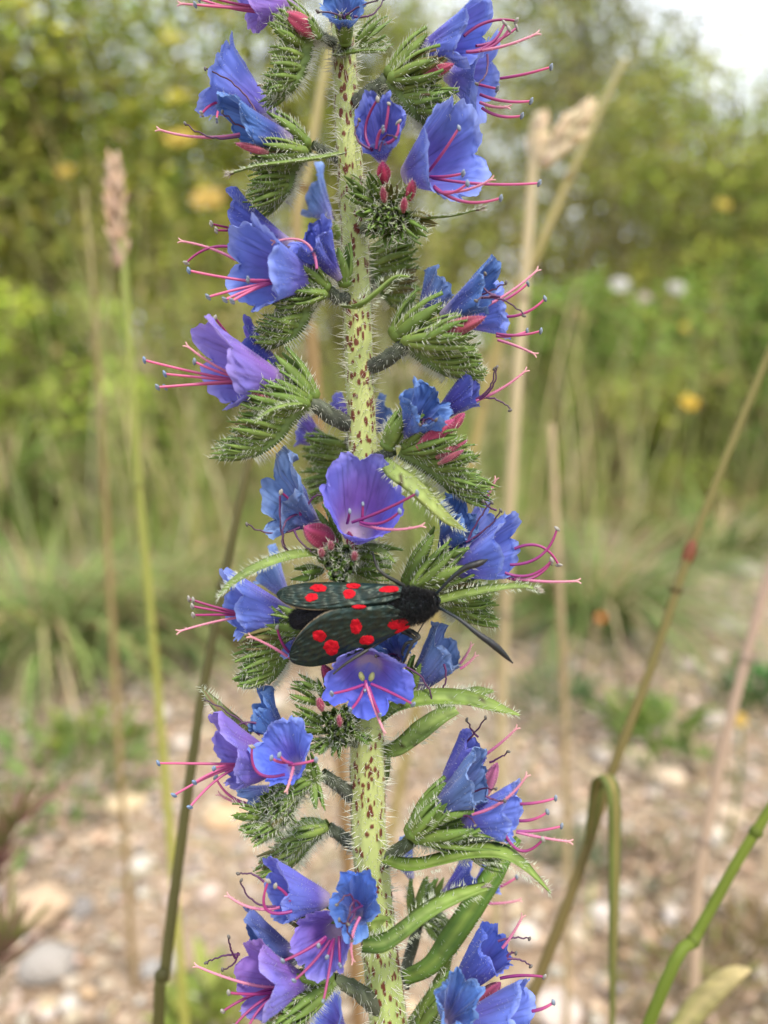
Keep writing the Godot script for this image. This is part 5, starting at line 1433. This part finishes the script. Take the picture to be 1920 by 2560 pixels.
	bush("bush", "bright green bush filling the upper left corner", "bush", 60, -110, 3.0, 900, Color(0.549, 0.560, 0.095), 0.048, 0.40, 9342, 0.16, 0.45)
	bush("bush", "tall yellow-green bush left of the spotted stem", "bush", 520, -130, 3.3, 800, Color(0.550, 0.560, 0.086), 0.043, 0.34, 8623, 0.22, 0.45)
	bush("bush", "olive bush behind the upper part of the spotted stem", "bush", 900, -20, 3.4, 700, Color(0.466, 0.479, 0.095), 0.041, 0.34, 6612, 0.22, 0.45)
	bush("bush", "brownish thin bush behind the fluffy seed head", "bush", 1400, 330, 3.2, 620, Color(0.383, 0.324, 0.086), 0.035, 0.25, 5175, 0.32, 0.45)
	bush("bush", "tall green broom in the upper right", "bush", 1800, 180, 3.0, 760, Color(0.438, 0.479, 0.086), 0.048, 0.18, 8623, 0.20, 0.45)
	bush("bush", "pale olive bush beyond the others on the right", "bush", 1500, 250, 4.4, 900, Color(0.466, 0.479, 0.103), 0.048, 0.29, 7473, 0.20, 0.9)
	bush("bush", "far green bush on the skyline at the left", "bush", 300, -90, 5.2, 1100, Color(0.438, 0.560, 0.103), 0.058, 0.40, 9342, 0.12, 0.45)
	bush("bush", "far grey-green bush on the skyline behind the stem", "bush", 1080, -10, 6.0, 900, Color(0.466, 0.504, 0.139), 0.058, 0.34, 7473, 0.12, 0.45)
	bush("bush", "far green bush on the skyline at the right edge", "bush", 2000, 260, 5.6, 900, Color(0.413, 0.479, 0.103), 0.058, 0.34, 7473, 0.14, 0.45)
	bush("bush", "distant dense green hedge bush at the far left", "bush", 100, 190, 8.0, 1000, Color(0.483, 0.560, 0.124), 0.105, 0.57, 7150, 0.10, 0.45)
	bush("bush", "distant dense green hedge bush left of the spotted stem", "bush", 700, 200, 8.2, 1000, Color(0.526, 0.560, 0.124), 0.105, 0.57, 7150, 0.12, 0.45)
	bush("bush", "distant dense olive hedge bush right of the spotted stem", "bush", 1300, 170, 8.4, 1000, Color(0.526, 0.538, 0.139), 0.105, 0.57, 7150, 0.14, 1.1)
	bush("bush", "distant dense green hedge bush at the far right", "bush", 1850, 260, 8.1, 1000, Color(0.504, 0.556, 0.124), 0.105, 0.57, 7150, 0.12, 0.45)
	bush("bush", "green bush running out of the picture at the left edge", "bush", -420, 120, 3.2, 1300, Color(0.400, 0.470, 0.081), 0.034, 0.35, 6500, 0.14, 0.45)
	bush("bush", "far olive bush reaching in behind the left edge", "bush", -500, 120, 6.2, 1500, Color(0.420, 0.460, 0.093), 0.06, 0.4, 6500, 0.12, 0.45)
	bush("bush", "green bush running out of the picture at the right edge", "bush", 2420, 230, 3.2, 1300, Color(0.360, 0.440, 0.074), 0.034, 0.35, 6500, 0.14, 0.45)
	bush("bush", "far pale bush reaching in behind the right edge", "bush", 2700, 260, 6.4, 1500, Color(0.400, 0.460, 0.099), 0.06, 0.4, 6500, 0.12, 0.45)
	# the thin tree with sky between its branches
	var tb := Vector3((1500 - 960.0) / F * 6.5, 0, PD(1500, 1280, 6.5).z)
	var tr := thing("tree", tb, "thin open tree at the top right with white sky between its branches", "tree")
	var tg := Geo.new()
	var xf := []
	var cols := []
	tube(tg, cr(PackedVector3Array([tb, tb + Vector3(0.05, 1.0, 0), PD(1470, 200, 6.5), PD(1440, -300, 6.6)]), 20), [0.06, 0.035, 0.012], 10, Color(0.22, 0.18, 0.14), Color(0.26, 0.24, 0.2), 0.1, 0.3)
	for i in 60:
		var q := rf(0.2, 1.0)
		var s := PD(lerpf(1500, 1445, q), lerpf(700, -250, q), 6.5)
		var e := PD(rf(1040, 1760), rf(-420, 330), rf(6.0, 7.2))
		var pts := bez(s, s.lerp(e, 0.5) + Vector3(0, rf(0.05, 0.25), 0), e, 10)
		tube(tg, pts, [0.013, 0.004], 6, Color(0.24, 0.20, 0.15), Color(0.26, 0.25, 0.18))
		for k in 90:
			var at := pts[rng.randi_range(3, 9)] + Vector3(rf(-1, 1), rf(-1, 1), rf(-1, 1)) * 0.22
			var y := Vector3(rf(-1, 1), rf(-1, 1), rf(-1, 1)).normalized()
			var t := facing(perp(Vector3(rf(-1, 1), rf(0, 1), rf(-1, 1)), y), y, Vector3.ONE * rf(0.035, 0.075))
			t.origin = at
			xf.append(t)
			cols.append(vary(Color(0.38, 0.41, 0.18) if k % 4 else Color(0.42, 0.42, 0.16), 0.3))
	obj("trunk", tg, M.bark, tr)
	scatter("crown", leaf_mesh(0.4), xf, cols, tr)
	yellow_flower(1722, 1008, 1.5, 58, Color(0.80, 0.50, 0.03), "bright yellow flower low in the grass at the right")
	yellow_flower(1808, 512, 2.0, 46, Color(0.70, 0.52, 0.08), "yellow flower high before the dark right bush")
	yellow_flower(1712, 820, 1.9, 38, Color(0.62, 0.45, 0.06), "small dull yellow flower between the right bushes")
	yellow_flower(1850, 1800, 0.62, 46, Color(0.72, 0.48, 0.10), "yellow flower on the gravel beside the dry pinkish stem")
	yellow_flower(450, 350, 1.7, 100, Color(0.66, 0.47, 0.06), "broad ochre flower head left of the upper flowers")
	yellow_flower(520, 500, 1.6, 110, Color(0.68, 0.46, 0.10), "ochre flower head just left of the third flower cluster")
	yellow_flower(165, 430, 1.8, 60, Color(0.62, 0.42, 0.04), "small ochre flower above the pinkish seed head")
	yellow_flower(430, 100, 2.4, 70, Color(0.66, 0.58, 0.08), "lemon flower at the top left")
	yellow_flower(440, 245, 2.4, 70, Color(0.62, 0.55, 0.06), "lemon flower below the topmost lemon one")
	yellow_flower(1560, 262, 2.8, 70, Color(0.62, 0.58, 0.14), "lemon flower under the thin tree")
	yellow_flower(1620, 205, 2.9, 60, Color(0.60, 0.56, 0.12), "lemon flower highest under the thin tree")
	yellow_flower(680, 1120, 1.3, 50, Color(0.70, 0.40, 0.08), "orange flower behind the left coil of buds")
	yellow_flower(1550, 714, 1.8, 60, Color(0.74, 0.72, 0.68), "white flower head before the dark bushes, left of its twin", "white_flower")
	yellow_flower(1690, 722, 1.9, 54, Color(0.66, 0.64, 0.58), "white flower head before the dark bushes, right of its twin", "white_flower")
	yellow_flower(1610, 745, 1.8, 44, Color(0.62, 0.52, 0.44), "pinkish flower head below the two white ones", "pink_flower")
	yellow_flower(1502, 1545, 0.9, 30, Color(0.78, 0.28, 0.08), "small orange flower in the tussock right of the plant")

# ---------------------------------------------------------------- materials
func mat(rough: float, back := Color(0, 0, 0), spec := 0.4) -> StandardMaterial3D:
	var m := StandardMaterial3D.new()
	m.vertex_color_use_as_albedo = true
	m.roughness = rough
	m.metallic_specular = spec
	m.cull_mode = BaseMaterial3D.CULL_DISABLED
	if back != Color(0, 0, 0):
		m.backlight_enabled = true
		m.backlight = back.linear_to_srgb()
	return m

func noise_tex(freq: float, bump: float, ramp: Gradient = null) -> NoiseTexture2D:
	var t := NoiseTexture2D.new()
	t.width = 512
	t.height = 512
	t.seamless = true
	var n := FastNoiseLite.new()
	n.frequency = freq
	n.fractal_octaves = 4
	t.noise = n
	if bump > 0.0:
		t.as_normal_map = true
		t.bump_strength = bump
	if ramp: t.color_ramp = ramp
	return t

func build_materials() -> void:
	M.petal = mat(0.62, Color(0.55, 0.55, 0.6), 0.3)
	M.petal.rim_enabled = true
	M.petal.rim = 0.25
	M.petal.rim_tint = 0.5
	M.petal_spent = mat(0.75, Color(0.4, 0.4, 0.45), 0.3)
	M.petal_spent.rim_enabled = true
	M.petal_spent.rim = 0.3
	M.petal_spent.rim_tint = 0.5
	M.green = mat(0.6, Color(0.45, 0.5, 0.3), 0.4)
	M.leaf = mat(0.55, Color(0.5, 0.55, 0.3), 0.4)
	M.stem = mat(0.6, Color(0, 0, 0), 0.35)
	M.stem.rim_enabled = true
	M.stem.rim = 0.3
	M.stem.rim_tint = 0.4
	M.hair = mat(0.5, Color(0.8, 0.8, 0.75), 0.5)
	M.stamen = mat(0.45, Color(0.4, 0.3, 0.35), 0.5)
	M.wing = mat(0.46, Color(0, 0, 0), 0.5)
	M.wing.metallic = 0.45
	M.scales = mat(0.75, Color(0, 0, 0), 0.2)
	M.black = mat(0.7, Color(0, 0, 0), 0.3)
	M.fur = mat(0.55, Color(0, 0, 0), 0.4)
	M.black_gloss = mat(0.5, Color(0, 0, 0), 0.5)
	M.eye = mat(0.15, Color(0, 0, 0), 0.5)
	M.grass = mat(0.6, Color(0.75, 0.8, 0.5), 0.35)
	M.foliage = mat(0.6, Color(0.85, 1.0, 0.5), 0.35)
	M.bark = mat(0.9, Color(0, 0, 0), 0.2)
	M.stone = mat(0.8, Color(0, 0, 0), 0.3)
	M.soil = mat(0.95, Color(0, 0, 0), 0.2)
	var gd := Gradient.new()
	gd.set_color(0, Color(0.15, 0.105, 0.07).linear_to_srgb())
	gd.set_color(1, Color(0.38, 0.29, 0.21).linear_to_srgb())
	M.soil.albedo_texture = noise_tex(0.03, 0.0, gd)
	M.soil.uv1_triplanar = true
	M.soil.uv1_world_triplanar = true
	M.soil.uv1_scale = Vector3.ONE * 3.0
	M.blade_mesh = [grass_mesh(0.7, 0.026), grass_mesh(1.5, 0.024), grass_mesh(2.3, 0.022)]
	M.culm_mesh = [grass_mesh(0.25, 0.0030), grass_mesh(0.6, 0.0034)]

func _ready() -> void:
	# camera: a phone held 11 cm from the stem, 40 cm above the shingle, tipped 12 degrees down
	var cam := Camera3D.new()
	cam.name = "camera"
	cam.position = cam_p
	cam.basis = cam_b
	var at := CameraAttributesPhysical.new()
	at.frustum_focal_length = 12.0 / (1280.0 / F)
	at.frustum_near = 0.01
	at.frustum_far = 400.0
	at.frustum_focus_distance = D0 - 0.0035
	at.exposure_aperture = at.frustum_focal_length / 2.35
	cam.attributes = at
	add_child(cam)
	cam.current = true
	# an overcast, bright sky
	var env := Environment.new()
	env.background_mode = Environment.BG_SKY
	var sky := Sky.new()
	var sm := ProceduralSkyMaterial.new()
	sm.sky_top_color = Color(0.93, 0.96, 1.0)
	sm.sky_horizon_color = Color(0.97, 0.98, 1.0)
	sm.sky_curve = 0.2
	sm.ground_bottom_color = Color(0.5, 0.46, 0.40)
	sm.ground_horizon_color = Color(0.7, 0.68, 0.64)
	sm.sky_energy_multiplier = 0.85
	sm.sun_angle_max = 30.0
	sky.sky_material = sm
	env.sky = sky
	env.tonemap_mode = Environment.TONE_MAPPER_LINEAR
	env.tonemap_exposure = 3.1
	env.sdfgi_enabled = true
	env.ssao_enabled = true
	env.ssil_enabled = true
	var we := WorldEnvironment.new()
	we.name = "world_environment"
	we.environment = env
	add_child(we)
	var sun := DirectionalLight3D.new()
	sun.name = "sun"
	sun.light_energy = 0.5
	sun.light_color = Color(1.0, 0.96, 0.89)
	sun.light_angular_distance = 10.0
	sun.shadow_enabled = true
	add_child(sun)
	sun.look_at_from_position(Vector3(0.35, 1.0, 0.45), Vector3.ZERO)

	rng.seed = 20190707
	nz.seed = 5
	nz.noise_type = FastNoiseLite.TYPE_SIMPLEX_SMOOTH
	nz.frequency = 0.02
	build_materials()
	build_ground()
	build_growth()
	build_stones()
	build_stalks()
	plant = thing("bugloss_plant", Vector3(0.004, 0, -0.03), "tall bristly plant with a spotted pale green stem and blue flower clusters", "plant")
	build_stem()
	build_clusters()
	build_moth()
